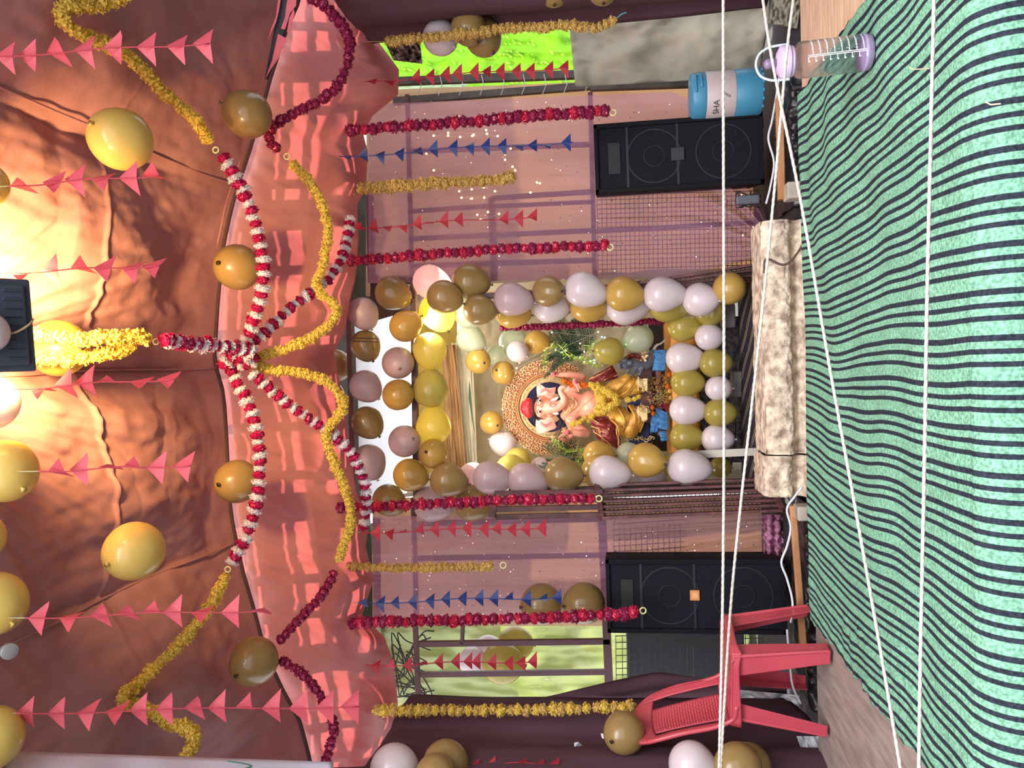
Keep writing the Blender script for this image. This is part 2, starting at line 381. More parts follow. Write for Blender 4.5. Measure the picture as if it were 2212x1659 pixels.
# ---------------------------------------------------------------- side curtains (maroon)
MAROON = mat('maroon_curtain', (92, 64, 74), 0.85, (78, 54, 64), 2, bump=0.3, bscale=3, stretch=(1, 1, 0.3), spec=0.2, bdist=0.03)
def curtain(name, sx, y0, y1, zb, ztop):
    def fn(a, b):
        y = y0 + (y1 - y0) * a; zt = 2.95 - (2.95 - ztop) * min(1, max(0, (y - 3.1) / 0.35)) + 0.03 * nz(y * 5, 2); z0 = zb(y); z = zt + (z0 - zt) * b
        x = sx * (1.90 + 0.05 * nz(y * 3, z * 0.3) + 0.018 * math.sin(y * 15 + 2 * nz(z * 0.6, y)) + 0.008 * nz(y * 20, z * 2))
        return (x, y, z)
    o = MB().grid(fn, 120, 60).build(name, MAROON, None, True, solid=0.003); struct(o)
curtain('wall_right', 1, 1.0, 4.42, lambda y: 0.0 + 0.03 * nz(y * 4, 1), 2.27)
curtain('wall_left', -1, 1.0, 4.30, lambda y: -0.10 + 0.25 * max(0, (3.75 - y)) * 0.0 + 0.28 * max(0, y - 3.85) + 0.03 * nz(y * 4, 5), 2.12)
# maroon cloth corner pulled across the grille near the yellow garland and the chair
def pulled():
    P = [(895, 1500), (1050, 1530), (1180, 1505), (1320, 1472), (1420, 1452), (1560, 1470), (1700, 1488)]
    def fn(a, b):
        i = a * (len(P) - 1); j = min(int(i), len(P) - 2); f = i - j
        u = P[j][0] * (1 - f) + P[j + 1][0] * f; v = P[j][1] * (1 - f) + P[j + 1][1] * f
        return W(u, v + (1585 - v) * b, 4.34 + 0.05 * nz(a * 6, b * 3) + 0.03 * math.sin(b * 9 + a * 5))
    struct(MB().grid(fn, 40, 16).build('wall_left.001', MAROON, None, True, solid=0.003), 'corner of the maroon curtain pulled across the open grille')
pulled()
CREAM = mat('cream_sheet', (176, 168, 150), 0.85, (160, 152, 136), 2, bump=0.45, bscale=5, trans=0.2, bdist=0.04)
WHITE = mat('white_sheet', (200, 200, 202), 0.8, (180, 180, 184), 2, bump=0.4, bscale=6, bdist=0.03)
def sheetpoly(name, m, quad, y, label, cat='cloth sheet', nu=30, nv=20, amp=0.03, kind=None, freq=5, yb=None):
    (a0, a1, a2, a3) = quad
    def fn(a, b):
        u = (a0[0] * (1 - a) + a1[0] * a) * (1 - b) + (a3[0] * (1 - a) + a2[0] * a) * b
        v = (a0[1] * (1 - a) + a1[1] * a) * (1 - b) + (a3[1] * (1 - a) + a2[1] * a) * b
        yy = y + ((yb - y) * a if yb else 0)
        return W(u, v, yy + amp * nz(a * freq, b * freq, y) + amp * 0.4 * nz(a * freq * 3, b * freq * 3, y))
    o = MB().grid(fn, nu, nv).build(name, m, None, True, solid=0.002)
    if kind: o['kind'] = kind; o['label'] = label
    else: tag(o, label, cat)
    return o
sheetpoly('cream_sheet', CREAM, ((1228, 40), (1672, -20), (1640, 165), (1243, 188)), 4.60, 'crumpled cream sheet hanging beside the drinks cooler under the lime cloth', nu=60, nv=24, amp=0.06)
sheetpoly('white_sheet', CREAM, ((1672, -30), (1735, -30), (1722, 62), (1660, 50)), 4.1, 'small pleated corner of cream sheet beside the bare plank at the photo edge', amp=0.05, freq=9)
sheetpoly('white_sheet', WHITE, ((1598, 1490), (1764, 1505), (1762, 1580), (1600, 1545)), 4.30, 'pale sheet seen between the legs of the red chair', amp=0.04)
sheetpoly('white_sheet', WHITE, ((1720, 1590), (1770, 1590), (1815, 1690), (1760, 1690)), 3.75, 'wedge of white sheet below the maroon curtain at the photo corner', amp=0.03)
# ---------------------------------------------------------------- backdrops behind the stage
LIME = mat('lime_backdrop', (160, 212, 92), 0.8, (136, 190, 78), 5, bump=0.6, bscale=9, trans=0.6, tcol=(190, 230, 104))
WGL0 = mat('glare_white', (232, 236, 236), 0.8, trans=0.75, tcol=(250, 250, 250))  # white that stands in for daylight glare
LIME2 = mat('pale_lime_sheet', (208, 214, 172), 0.8, (196, 204, 160), 3, bump=0.3, bscale=5, trans=0.5, tcol=(212, 220, 172))
TAN = mat('tan_backing_sheet', (222, 194, 160), 0.8, (210, 182, 150), 3, bump=0.3, bscale=6, stretch=(1, 1, 0.3), trans=0.5)
GREY = mat('grey_green_awning', (110, 118, 108), 0.8, (96, 104, 94), 2, bump=0.3, trans=0.3)
sheetpoly('wall_back', LIME, ((770, 60), (1262, 60), (1262, 240), (770, 250)), 6.2, 'bright lime cloth wall behind the stage on the cooler side', kind='structure', nu=60, nv=30, amp=0.07, freq=12)
sheetpoly('wall_back', TAN, ((792, 196), (1700, 160), (1700, 640), (790, 640)), 5.25, 'tan cloth wall behind the pink sheer drape beside the cooler', kind='structure', nu=80, nv=40, amp=0.04)
sheetpoly('wall_back', TAN, ((805, 1075), (1720, 1075), (1720, 1352), (805, 1352)), 5.25, 'tan cloth wall behind the pink sheer drape near the chair', kind='structure', nu=80, nv=30, amp=0.04)
sheetpoly('wall_back', LIME2, ((830, 1340), (1740, 1340), (1740, 1640), (830, 1640)), 5.9, 'pale lime cloth wall behind the grille near the chair', kind='structure', nu=110, nv=70, amp=0.16, freq=7)
sheetpoly('awning', GREY, ((690, 380), (835, 380), (850, 650), (690, 650)), 5.4, 'grey green awning cloth above the tan wall on the cooler side', 'awning', amp=0.05)
sheetpoly('awning', mat('striped_awning', (120, 128, 112), 0.8, (150, 150, 100), 14, trans=0.3, bump=0.5, bscale=9, stretch=(8, 1, 1)), ((740, 1130), (905, 1130), (930, 1520), (740, 1560)), 6.52, 'grey and ochre gathered awning cloth above the pale lime wall', 'awning', amp=0.10, freq=9, nu=30, nv=60)
struct(MB().box((0, 5.64, 3.05), (5.4, 1.44, 0.05)).build('sun_block_roof', iron, None), 'added roof slab that blocks the sun over the back of the stage')  # unseen slab added to keep direct sun off the shrine and carpet
sheetpoly('wall_back', WGL0, ((855, 170), (1015, 180), (990, 199), (855, 206)), 6.0, 'white sheet standing in for daylight glare beside the lime cloth', kind='structure', amp=0.02)  # translucent white sheet added as the patch of daylight glare
sheetpoly('valance', mat('pleated_brown', (150, 124, 112), 0.8, (96, 72, 70), 5, bump=0.6, bscale=8, stretch=(9, 1, 1)), ((795, 18), (905, 62), (912, 138), (850, 130)), 4.75, 'pleated grey brown cloth end below the canopy at the photo top', 'valance', nu=50, nv=40, amp=0.12, freq=11)
# ---------------------------------------------------------------- grille frames (windows) behind the sheers
FR = mat('maroon_frame', (92, 58, 66), 0.5, (78, 48, 54), 4)
MESHW = mat('mesh_wire', (40, 34, 36), 0.5)
def grille(name, bars, wires, y, label):
    root = thing(name, label, 'grille', W(1300, bars[0][1], y)); struct(root); del root['category']
    for (u0, v0, u1, v1, wd) in bars: MB().bar(W(u0, v0, y), W(u1, v1, y), wd * PM(y), 0.03).build('bar', FR, root, bevel=0.002)
    if wires:
        mb = MB()
        for (u0, u1, v0, v1, st) in wires:
            k = u0
            while k <= u1: mb.bar(W(k, v0, y + .02), W(k + 2, v1, y + .02), 0.0045); k += st
            k = v0
            while k <= v1: mb.bar(W(u0, k + 2, y + .02), W(u1, k - 8, y + .02), 0.0045); k += st
        mb.build('wire_mesh', MESHW, root, kind='stuff')
grille('window_1', [(880, 205, 890, 610, 9), (798, 415, 803, 610, 15), (1062, 428, 1068, 610, 15), (1275, 200, 1285, 600, 10), (882, 327, 1275, 312, 10), (884, 457, 1066, 444, 9), (1062, 428, 1285, 414, 10), (1066, 446, 1283, 436, 8), (887, 516, 1283, 498, 10), (889, 575, 1283, 562, 11), (1283, 500, 1640, 480, 9)],
       [(1290, 1640, 420, 600, 10)], 5.0, 'maroon metal window grille seen through the pink sheer on the cooler side')
grille('window_2', [(893, 1075, 900, 1345, 10), (813, 1118, 815, 1340, 15), (1300, 1105, 1318, 1540, 18), (902, 1131, 1302, 1121, 11), (904, 1206, 1304, 1199, 10), (897, 1345, 905, 1530, 11), (906, 1391, 1318, 1385, 12), (908, 1457, 1318, 1451, 11), (1318, 1360, 1640, 1350, 10), (1000, 1352, 998, 1392, 8)],
       [(1325, 1480, 1130, 1235, 12), (1330, 1650, 1372, 1560, 14)], 4.95, 'maroon metal window grille with black wire mesh between the shrine and the red chair')
POST = mat('grey_post', (84, 76, 70), 0.7, (60, 55, 50), 10, bump=0.3)
for (a, b, c, d, wd, lb) in ((812, 178, 1340, 158, 17, 'grey angle post in front of the lime wall, nearest the photo top edge'), (850, 219, 1275, 186, 15, 'grey angle post tied with wires along the edge of the tan wall'), (1275, 190, 1620, 178, 13, 'lower grey post running down behind the drinks cooler')):
    o = MB().bar(W(a, b, 5.1), W(c, d, 5.1), wd * PM(5.1), 0.04).build('metal_post', POST, None, bevel=0.003); tag(o, lb, 'post')
# tie wires round the posts
tw = MB()
for k in range(9):
    u = 905 + k * 45; v = 185 - k * 0.5; tw.tube([W(u, v - 22, 5.03), W(u + 5, v, 5.02), W(u - 3, v + 22, 5.04)], 0.003, 5)
tag(tw.build('tie_wire', mat('tie_wire_m', (190, 190, 190), 0.5), None), 'short tie wires twisted between the two grey posts', 'wire')['kind'] = 'stuff'
# tangled black cables at the top of the pale lime wall
cb = MB(); random.seed(5)
for k in range(9):
    pts = [W(870 + random.uniform(-25, 70), 1380 + random.uniform(-20, 130), 5.2) for _ in range(5)]
    cb.tube(spline(pts, 6), 0.005, 5)
o = cb.build('cable_tangle', MESHW, None, True); tag(o, 'tangle of black cables at the top of the lime side grille', 'cable'); o['kind'] = 'stuff'
# ---------------------------------------------------------------- pink sheers
SHEER = mat('pink_sheer', (214, 162, 194), 0.6, (194, 140, 174), 4, bump=0.5, bscale=14, trans=0.35, alpha=0.5, stretch=(1, 1, 0.12), spec=0.35, bdist=0.02)
SEQ = mat('sequin', (255, 250, 252), 0.15, metal=0.9)
def sheer(lb, side):
    root = thing('sheer_drape', lb, 'drape', W(1650, 530 if side else 1155, 4.8))
    def fn(a, b):
        if side:
            u = 796 + (1668 - 796) * b; v0 = 225 - 35 * b; v1 = 612 - 14 * b
            if b > 0.74:
                k = ((b - 0.74) / 0.26); v0 = v0 + (505 - v0) * k ** 1.8; v1 = v1 + (552 - v1) * k
        else:
            u = 806 + (1692 - 806) * b; v0 = 1116 - 6 * b; v1 = 1345 - 6 * b
            if b > 0.55: v1 -= (b - 0.55) / 0.45 * 130
            u += 10 * nz(a * 6, 1) * (b > 0.95)
        k = max(0, b - 0.7) / 0.3
        y = 4.80 + 0.03 * math.sin(a * 31 + 2 * nz(b * 2, a * 3)) * (0.5 + k) + 0.015 * nz(a * 30, b * 3) - 0.12 * k * (0 if not side else 1) * math.sin(a * math.pi)
        return W(u, v0 + (v1 - v0) * a, y)
    MB().grid(fn, 150, 110).build('sheer_cloth', SHEER, root, True)
    mb = MB(); random.seed(11 + side)
    for k in range(520):
        a, b = random.random(), random.random(); p = fn(a, b) + Vector((0, -0.006, 0)); r = random.choice((0.0022, 0.003, 0.0042))
        e = Matrix.Rotation(random.uniform(-.6, .6), 3, 'X') @ Matrix.Rotation(random.uniform(-.6, .6), 3, 'Z')
        P = [p + e @ Vector((r * math.cos(q * math.pi / 3), 0, r * math.sin(q * math.pi / 3))) for q in range(6)]; mb.add(P, [(0, 1, 2, 3, 4, 5)])
    mb.build('sequins', SEQ, root, kind='stuff')
    if side:
        pts = spline([W(1640, 522, 4.66), W(1660, 530, 4.6), W(1676, 545, 4.58), W(1680, 536, 4.5)], 5)
        MB().tube(pts, [0.055 - 0.002 * i for i in range(len(pts))], 12).build('knot', mat('pink_knot', (200, 140, 165), 0.6, (180, 118, 145), 6, bump=0.5, bscale=25), root, True)
    else:
        def g(a, b): return W(1650 + 55 * b + 8 * nz(a * 9, b * 9), 1112 + 95 * a, 4.62 + 0.05 * nz(a * 8, b * 8) + 0.03 * math.sin(b * 20))
        MB().grid(g, 40, 24).build('gathered_hem', mat('pink_knot', (200, 140, 165), 0.6), root, True, solid=0.003)
sheer('sheer pink sequinned drape knotted at the bottom, between the cooler-side speaker and the shrine', 1)
sheer('sheer pink sequinned drape with a crumpled hem, above the speaker with the orange sticker', 0)
# ---------------------------------------------------------------- shrine alcove
SATIN = mat('cream_satin', (206, 196, 172), 0.4, (188, 178, 152), 3, bump=0.5, bscale=6, trans=0.15, bdist=0.03)
WGLOW = mat('white_net_sheet', (226, 230, 232), 0.8, (205, 212, 216), 3, bump=0.2, trans=0.75, tcol=(250, 250, 250))
YLIT = mat('yellow_lit_sheet', (214, 194, 110), 0.7, (196, 170, 96), 3, bump=0.35, bscale=6, trans=0.35, tcol=(225, 205, 100))  # yellow light put into the cloth colour
TANG = mat('tan_satin', (176, 136, 92), 0.5, (160, 122, 80), 3, bump=0.3, trans=0.3)
struct(sheetpoly('wall_back', SATIN, ((1000, 600), (1470, 640), (1470, 1060), (1000, 1090)), 6.1, 'cream satin back wall of the shrine', kind='structure', nu=120, nv=90, amp=0.07, freq=9))
sheetpoly('wall_back', WGLOW, ((760, 590), (915, 590), (925, 1110), (770, 1110)), 6.15, 'white sheet glowing with daylight above the shrine', kind='structure', amp=0.03)
sheetpoly('wall_back', YLIT, ((890, 640), (985, 640), (1000, 1090), (905, 1090)), 5.9, 'sheet band coloured as yellow light across the top of the shrine', kind='structure', amp=0.06, nu=20, nv=50, freq=7)  # the yellow-lit area is painted as a yellow band
sheetpoly('valance', TANG, ((955, 745), (985, 745), (1012, 1060), (968, 1060)), 5.5, 'tan satin valance hanging behind the upper balloons', 'valance', amp=0.04)
sheetpoly('valance', SATIN, ((975, 740), (1020, 740), (1035, 1075), (1000, 1075)), 5.6, 'cream satin valance edge with a dark slit behind the upper balloons', 'valance', amp=0.05)
tag(MB().prism([W(u, v, 5.45) for u, v in ((1013, 823), (1016, 850), (1020, 890), (1025, 935), (1019, 905), (1012, 860))], (0, 0.01, 0)).build('mango_leaf', mat('leaf_dark', (28, 62, 34), 0.5), None), 'single dark green leaf sticking out of the cream cloth above the idol', 'leaf')
BEAM = mat('shrine_beam', (88, 52, 60), 0.5, (70, 42, 48), 5)
shr = thing('shrine_frame', 'maroon steel frame of the shrine opening with threshold beam', 'frame', W(1650, 830, 4.6))
for a, b, c, d, wd, y in ((893, 600, 900, 1085, 12, 4.75), (752, 590, 765, 1060, 12, 4.9), (1040, 640, 1600, 612, 12, 4.65), (1640, 600, 1655, 1058, 20, 4.30), (1100, 1060, 1640, 1050, 12, 4.65)):
    MB().bar(W(a, b, y), W(c, d, y), wd * PM(y), 0.05).build('beam', BEAM, shr, bevel=0.004)
# dark cloth side behind the arch, upper part
struct(MB().grid(lambda a, b: W(800 + 210 * a, 596 + (100 - 60 * a) * b, 5.1 + 0.05 * nz(a * 4, b * 4)), 20, 12).build('wall_right.001', mat('dark_brown_cloth', (70, 46, 44), 0.8, (50, 34, 34), 6, bump=0.5, stretch=(1, 1, 5)), None, True), 'dark brown side cloth of the shrine')
for sx, v in ((1, 598), (-1, 1065)):
    x = W(1300, v, 4.75).x
    def fn(a, b): return (x + sx * (0.0 + 0.02 * math.sin(a * 22) + 0.04 * nz(a * 5, b * 5)), 4.8 + 1.35 * a, -0.05 + 2.35 * b)
    struct(MB().grid(fn, 60, 30).build('wall_right.002' if sx > 0 else 'wall_left.002', SATIN, None, True), 'cream satin side wall inside the shrine')
# ================================================================ folding gates either side of the shrine
GATE = mat('gate_iron', (112, 66, 66), 0.5, (78, 46, 48), 14, bump=0.3)
def gate(lb, quad, n, y0, y1, rows):
    (a0, a1, a2, a3) = quad                                    # far-top, far-bottom ... corners: (u,v) left-top, right-top, right-bottom, left-bottom in the photo
    root = thing('folding_gate', lb, 'gate', W(a1[0], a1[1], y0))
    def P(a, b, dy=0):
        u = (a0[0] * (1 - a) + a1[0] * a) * (1 - b) + (a3[0] * (1 - a) + a2[0] * a) * b
        v = (a0[1] * (1 - a) + a1[1] * a) * (1 - b) + (a3[1] * (1 - a) + a2[1] * a) * b
        return W(u, v, y0 + (y1 - y0) * b + dy)
    for k in range(n + 1): MB().bar(P(0, k / n), P(1, k / n), 0.016, 0.03).build('slat', GATE, root, bevel=0.002)
    for e in (0, 1): MB().bar(P(e, 0), P(e, 1), 0.03, 0.035).build('frame_bar', GATE, root, bevel=0.002)
    mb = MB()
    for k in range(rows): mb.bar(P(k / rows, 0, .015), P(k / rows, 1, .015), 0.004)
    for k in range(3 * n): mb.bar(P(0, k / 3 / n, .02), P(1, k / 3 / n, .02), 0.004)
    mb.build('wire_mesh', MESHW, root, kind='stuff')
    return root
gate('red-brown folding wire gate of the shrine on the cooler side, half behind the pink drape', ((1380, 612), (1640, 570), (1640, 606), (1385, 628)), 3, 4.62, 4.70, 26)
gate('wide red-brown folding wire gate of the shrine on the chair side', ((1290, 1048), (1660, 1035), (1690, 1102), (1300, 1118)), 6, 4.55, 4.35, 40)
fr = thing('gate_panel', 'maroon slotted panel of the shrine gate behind the red garland end', 'gate', W(1300, 1110, 4.45))
for a, b, c, d in ((1062, 1118, 1075, 1065), (1300, 1112, 1305, 1062)): MB().bar(W(a, b, 4.45), W(c, d, 4.5), 0.04, 0.03).build('frame_bar', GATE, fr, bevel=0.002)
for k in range(4): MB().bar(W(1068 + k, 1066 + k * 17, 4.47), W(1302, 1062 + k * 16.5, 4.47), 0.03, 0.02).build('slat', GATE, fr, bevel=0.002)
# ================================================================ striped mat at the shrine threshold and dark podium interior
STRM = mat('striped_mat', (40, 34, 58), 0.8)
def strm(m):
    nt = m.node_tree; n = nt.nodes; L = nt.links; p = n['Principled BSDF']
    tc = n.new('ShaderNodeTexCoord'); w_ = n.new('ShaderNodeTexWave'); w_.wave_type = 'BANDS'; w_.bands_direction = 'DIAGONAL'; w_.inputs['Scale'].default_value = 4.2; w_.inputs['Distortion'].default_value = 0.6
    L.new(tc.outputs['Object'], w_.inputs[0]); rp = n.new('ShaderNodeValToRGB'); rp.color_ramp.interpolation = 'CONSTANT'
    cs = [(0, (34, 30, 48)), (0.52, (70, 30, 52)), (0.66, (34, 30, 48)), (0.84, (196, 186, 92)), (0.93, (60, 50, 90))]
    rp.color_ramp.elements[0].color = lin(cs[0][1]); rp.color_ramp.elements[1].position = cs[1][0]; rp.color_ramp.elements[1].color = lin(cs[1][1])
    for a, c in cs[2:]: e = rp.color_ramp.elements.new(a); e.color = lin(c)
    L.new(w_.outputs['Fac'], rp.inputs[0]); L.new(rp.outputs[0], p.inputs['Base Color'])
strm(STRM)
o = MB().grid(lambda a, b: W(1595 + 62 * b + 10 * a, 606 + 440 * a, 4.95 - 0.55 * b + 0.02 * nz(a * 8, b * 3)), 60, 10).build('striped_mat', STRM, None, True, solid=0.006)
tag(o, 'dark woven mat with yellow and maroon stripes at the shrine threshold', 'mat')
PBLK = mat('podium_black', (26, 24, 28), 0.6)
pod = thing('podium', 'podium table of the shrine with ochre top edge and dark patterned blue skirt', 'table', W(1600, 830, 5.2))
c0, c1 = W(1447, 690, 5.2), W(1455, 1000, 5.2)
OCH = mat('ochre_cloth', (222, 160, 76), 0.6, (208, 140, 60), 5, bump=0.3)
MB().box(((c0.x + c1.x) / 2, 5.55, c0.z - 0.03), (c0.x - c1.x, 0.75, 0.06)).build('table_top', OCH, pod, bevel=0.01)
MB().grid(lambda a, b: (c1.x + (c0.x - c1.x) * a, 5.16 - 0.02 * abs(math.sin(a * 26)) + 0.01 * nz(a * 20, b), c0.z - 0.17 * b - 0.005), 90, 6).build('top_cloth', OCH, pod, True, solid=0.004)
SK = mat('blue_print_cloth', (40, 46, 76), 0.7, (120, 112, 108), 38, bump=0.2)
MB().grid(lambda a, b: (c1.x + (c0.x - c1.x) * a, 5.19 - 0.025 * abs(math.sin(a * 15 + .4)) + 0.012 * nz(a * 12, b * 2), c0.z - 0.10 - 0.36 * b), 90, 14).build('skirt', SK, pod, True, solid=0.004)
for v in (700, 990): MB().bar(W(1600, v, 5.25), W(1460, v, 5.25), 0.05).build('leg', PBLK, pod)
MB().box(((c0.x + c1.x) / 2, 5.88, 0.26), (c0.x - c1.x, 0.04, 0.70)).build('back_board', PBLK, pod)
GRYB = mat('grey_cardboard', (120, 116, 114), 0.7, (104, 100, 98), 6, bump=0.2)
for u, v, wu, wv, lb in ((1572, 683, 26, 50, 'grey box under the shrine balloons on the cooler side'), (1592, 829, 22, 54, 'crumpled grey box under the middle of the shrine podium')):
    tag(MB().box(W(u, v, 4.98), (wv * PM(4.98), 0.12, wu * PM(4.98))).build('grey_box', GRYB, None, bevel=0.012), lb, 'box')
cab = MB()
for k in range(5): cab.tube(spline([W(1505 + random.uniform(0, 85), 640 + 90 * j + random.uniform(-30, 30), 5.03) for j in range(5)], 6), 0.006, 5)
o = cab.build('cable', MESHW, None, True); tag(o, 'black cables trailing under the shrine podium', 'cable')
tag(MB().bar(W(1498, 982, 4.7), W(1645, 975, 4.62), 0.045, 0.01).build('metal_strip', mat('galv', (160, 152, 140), 0.4, metal=0.5), None), 'pale metal strip running down from the podium corner to the threshold', 'strip')

# ================================================================ loudspeakers
BLK = mat('speaker_black', (14, 14, 20), 0.75, spec=0.25, bump=0.5, bscale=90)
GRL = mat('grille_black', (24, 26, 33), 0.8, spec=0.15)
def grille_nodes(m):
    nt = m.node_tree; n = nt.nodes; L = nt.links; p = n['Principled BSDF']
    tc = n.new('ShaderNodeTexCoord'); v = n.new('ShaderNodeTexVoronoi'); v.inputs['Scale'].default_value = 95; v.inputs['Randomness'].default_value = 0.15
    L.new(tc.outputs['Object'], v.inputs[0]); rp = n.new('ShaderNodeValToRGB'); rp.color_ramp.elements[0].position = .25; rp.color_ramp.elements[1].position = .5
    rp.color_ramp.elements[0].color = lin((8, 8, 11)); rp.color_ramp.elements[1].color = lin((26, 28, 37)); L.new(v.outputs['Distance'], rp.inputs[0]); L.new(rp.outputs[0], p.inputs['Base Color'])
grille_nodes(GRL)
def speaker(lb, u0, v0, u1, v1, y, sticker):
    a, b, c, d = W(u0, v0, y), W(u0, v1, y), W(u1, v1, y), W(u1, v0, y)
    x0, x1 = (b.x + c.x) / 2, (a.x + d.x) / 2; zt, zb = (a.z + b.z) / 2, (c.z + d.z) / 2
    w_, h = x1 - x0, zt - zb; cx = (x0 + x1) / 2
    root = thing('loudspeaker', lb, 'loudspeaker', (cx, y, zb))
    poly = [(x0, y, zb), (x1, y, zb), (x1 - 0.07, y + 0.42, zb), (x0 + 0.07, y + 0.42, zb)]
    MB().prism(poly, (0, 0, h)).build('cabinet', BLK, root, bevel=0.006)
    t = 0.022
    for cc, dd in (((cx, y - 0.012, zt - t / 2), (w_, 0.03, t)), ((cx, y - 0.012, zb + t / 2), (w_, 0.03, t)), ((x0 + t * .6, y - 0.012, zb + h / 2), (t * 1.2, 0.03, h)), ((x1 - t * .6, y - 0.012, zb + h / 2), (t * 1.2, 0.03, h))):
        MB().box(cc, dd).build('frame_bar', BLK, root, bevel=0.003)
    MB().box((cx, y - 0.004, zb + h / 2), (w_ - 2 * t, 0.008, h - 2 * t)).build('front_grille', GRL, root)
    gr = root.children[-1] if False else [c for c in root.children if c.name.startswith('front_grille')][-1]
    DV = mat('speaker_divider', (30, 32, 40), 0.5)
    for f in (0.20, 0.50): MB().box((cx, y - 0.011, zt - h * f), (w_ - 2 * t, 0.008, 0.014)).build('divider', DV, gr)
    for f in (0.36, 0.72):
        mb = MB(); M = Matrix.Translation((cx, y - 0.0115, zt - h * (f if f < .5 else .77))) @ Matrix.Rotation(R(90), 4, 'X')
        mb.lathe([(w_ * .37, 0), (w_ * .38, 0.001), (w_ * .39, 0)], 40, M, False); mb.lathe([(w_ * .14, 0), (w_ * .145, 0.001), (w_ * .15, 0)], 32, M, False)
        mb.build('woofer_ring', mat('woofer_ring_m', (24, 25, 30), 0.6), gr, True)
    MB().box((cx, y - 0.014, zt - h * .12), (w_ * .45, 0.004, 0.07)).build('horn', mat('woofer_ring_m', (24, 25, 30), 0.6), gr, bevel=0.003)
    if sticker:
        MB().box(W(1501, 1286, y - .02), (22 * PM(y), 0.006, 20 * PM(y))).build('sticker', mat('orange_sticker', (222, 146, 84), 0.5), root, bevel=0.002, label='small orange square sticker')
        MB().box(W(1502, 1286, y - .025), (12 * PM(y), 0.004, 11 * PM(y))).build('sticker_frame', mat('orange_light', (236, 176, 118), 0.5), root)
    else:
        MB().box((cx, y - 0.018, zt - h * .5), (0.075, 0.01, 0.075)).build('badge', mat('badge_grey', (44, 44, 50), 0.5), root, bevel=0.003, label='square grey badge')
    for sx in (x0 + .05, x1 - .05): MB().box((sx, y + .05, zb - .006), (.05, .05, .012)).build('foot', BLK, root)
speaker('tall black loudspeaker with a grey badge beside the blue and white drinks cooler', 1284, 258, 1648, 410, 4.5, False)
speaker('tall black loudspeaker with a small orange sticker behind the red chair', 1310, 1206, 1696, 1366, 4.35, True)
# black amplifier boxes behind the grille
tag(MB().box((W(1500, 1420, 5.3).x, 5.45, W(1480, 1420, 5.3).z), (0.50, 0.3, 0.80)).build('amplifier_rack', mat('rack_black', (28, 29, 36), 0.55, bump=0.2), None, bevel=0.01), 'dark amplifier rack behind the black wire mesh near the chair', 'amplifier')
adp = thing('power_adapter', 'grey power adapter with cable on the stage beside the knotted drape', 'adapter', W(1620, 425, 4.45))
MB().box(W(1615, 432, 4.45), (0.05, 0.04, 0.13)).build('body', mat('adapter_grey', (96, 98, 106), 0.5), adp, bevel=0.01)
cb = MB()
for k in range(4): cb.tube(spline([W(1590 + random.uniform(0, 60), 418 + random.uniform(-6, 32), 4.44 + .03 * k) for _ in range(6)], 6), 0.004, 5)
cb.build('cord', MESHW, adp, True)
WIRE = mat('white_wire', (215, 215, 222), 0.4)
for i, (pts, lb, m) in enumerate((
    ([(1733, 1052), (1715, 1075), (1700, 1100), (1708, 1140), (1700, 1180), (1688, 1215), (1700, 1250), (1712, 1300), (1708, 1345)], 'white cable looping beside the stage under the sticker speaker', WIRE),
    ([(1655, 440), (1665, 400), (1672, 350), (1660, 300), (1668, 260), (1680, 190), (1690, 120)], 'thin white cable along the crumpled plastic below the drinks cooler', WIRE),
    ([(1700, 1360), (1705, 1420), (1712, 1480), (1730, 1520)], 'thin white wire hanging behind the legs of the red chair', WIRE),
    ([(1650, 590), (1655, 560), (1690, 572), (1712, 560), (1740, 520)], 'brown cord curling over the end of the stone ledge', mat('brown_cord', (96, 70, 62), 0.7)))):
    o = MB().tube(spline([W(u, v, 3.78 if i != 1 else 4.0) for u, v in pts], 8), 0.006, 6).build('cable', m, None, True); tag(o, lb, 'cable')

# ================================================================ drinks cooler
BLU = mat('cooler_blue', (72, 144, 178), 0.35); CWH = mat('cooler_white', (200, 184, 184), 0.45)
pT, pB = W(1488, 202, 4.5), W(1641, 200, 4.5); r = 49 * PM(4.5); h = pT.z - pB.z
ck = thing('drinks_cooler', 'blue and white insulated drinks cooler standing beside the loudspeaker', 'cooler', pB)
M = Matrix.Translation(pB)
MB().lathe([(r * .97, 0.0), (r, 0.008), (r, h * .36), (r * .985, h * .37)], 48, M).build('base_band', BLU, ck, True, bevel=0.002)
MB().lathe([(r * .985, h * .37), (r * .995, h * .38), (r * 1.0, h * .77), (r * .985, h * .78)], 48, M).build('body', CWH, ck, True)
lid = MB().lathe([(r * .985, h * .78), (r * 1.0, h * .79), (r * .98, h * .95), (r * .93, h * .985), (r * .5, h * 1.0), (0, h)], 48, M).build('lid', BLU, ck, True)
hp = [M @ Vector((r * 1.01 * math.sin(a), -r * 1.01 * math.cos(a), z)) for a, z in ((-.1, h * .93), (.1, h * .93), (.45, h * .93), (.7, h * .93), (.78, h * .89), (.7, h * .85), (.45, h * .85), (.1, h * .85))]
MB().tube(hp, 0.006, 8).build('handle', BLU, lid, True)
for k in range(6): a = k * .35 - .9; MB().ball(M @ Vector((r * .95 * math.sin(a), -r * .95 * math.cos(a), 0.0)), (.012, .012, .008), 8, 5).build('foot', BLU, ck, True)
TXT = mat('marker_black', (24, 22, 26), 0.6)
def curvetext(s, size, cxa, z):                                # letters wrapped on the cooler
    tm = textmesh('lettering', s, size, Matrix(), TXT, None, 0.0006)
    for vtx in tm.data.vertices:
        a = cxa + vtx.co.x / r; rr = r * 1.004 + vtx.co.z
        vtx.co = Vector((rr * math.sin(a), -rr * math.cos(a), z + vtx.co.y)) + pB
    tm.parent = ck; tm.matrix_parent_inverse = worldmat(ck).inverted(); return tm
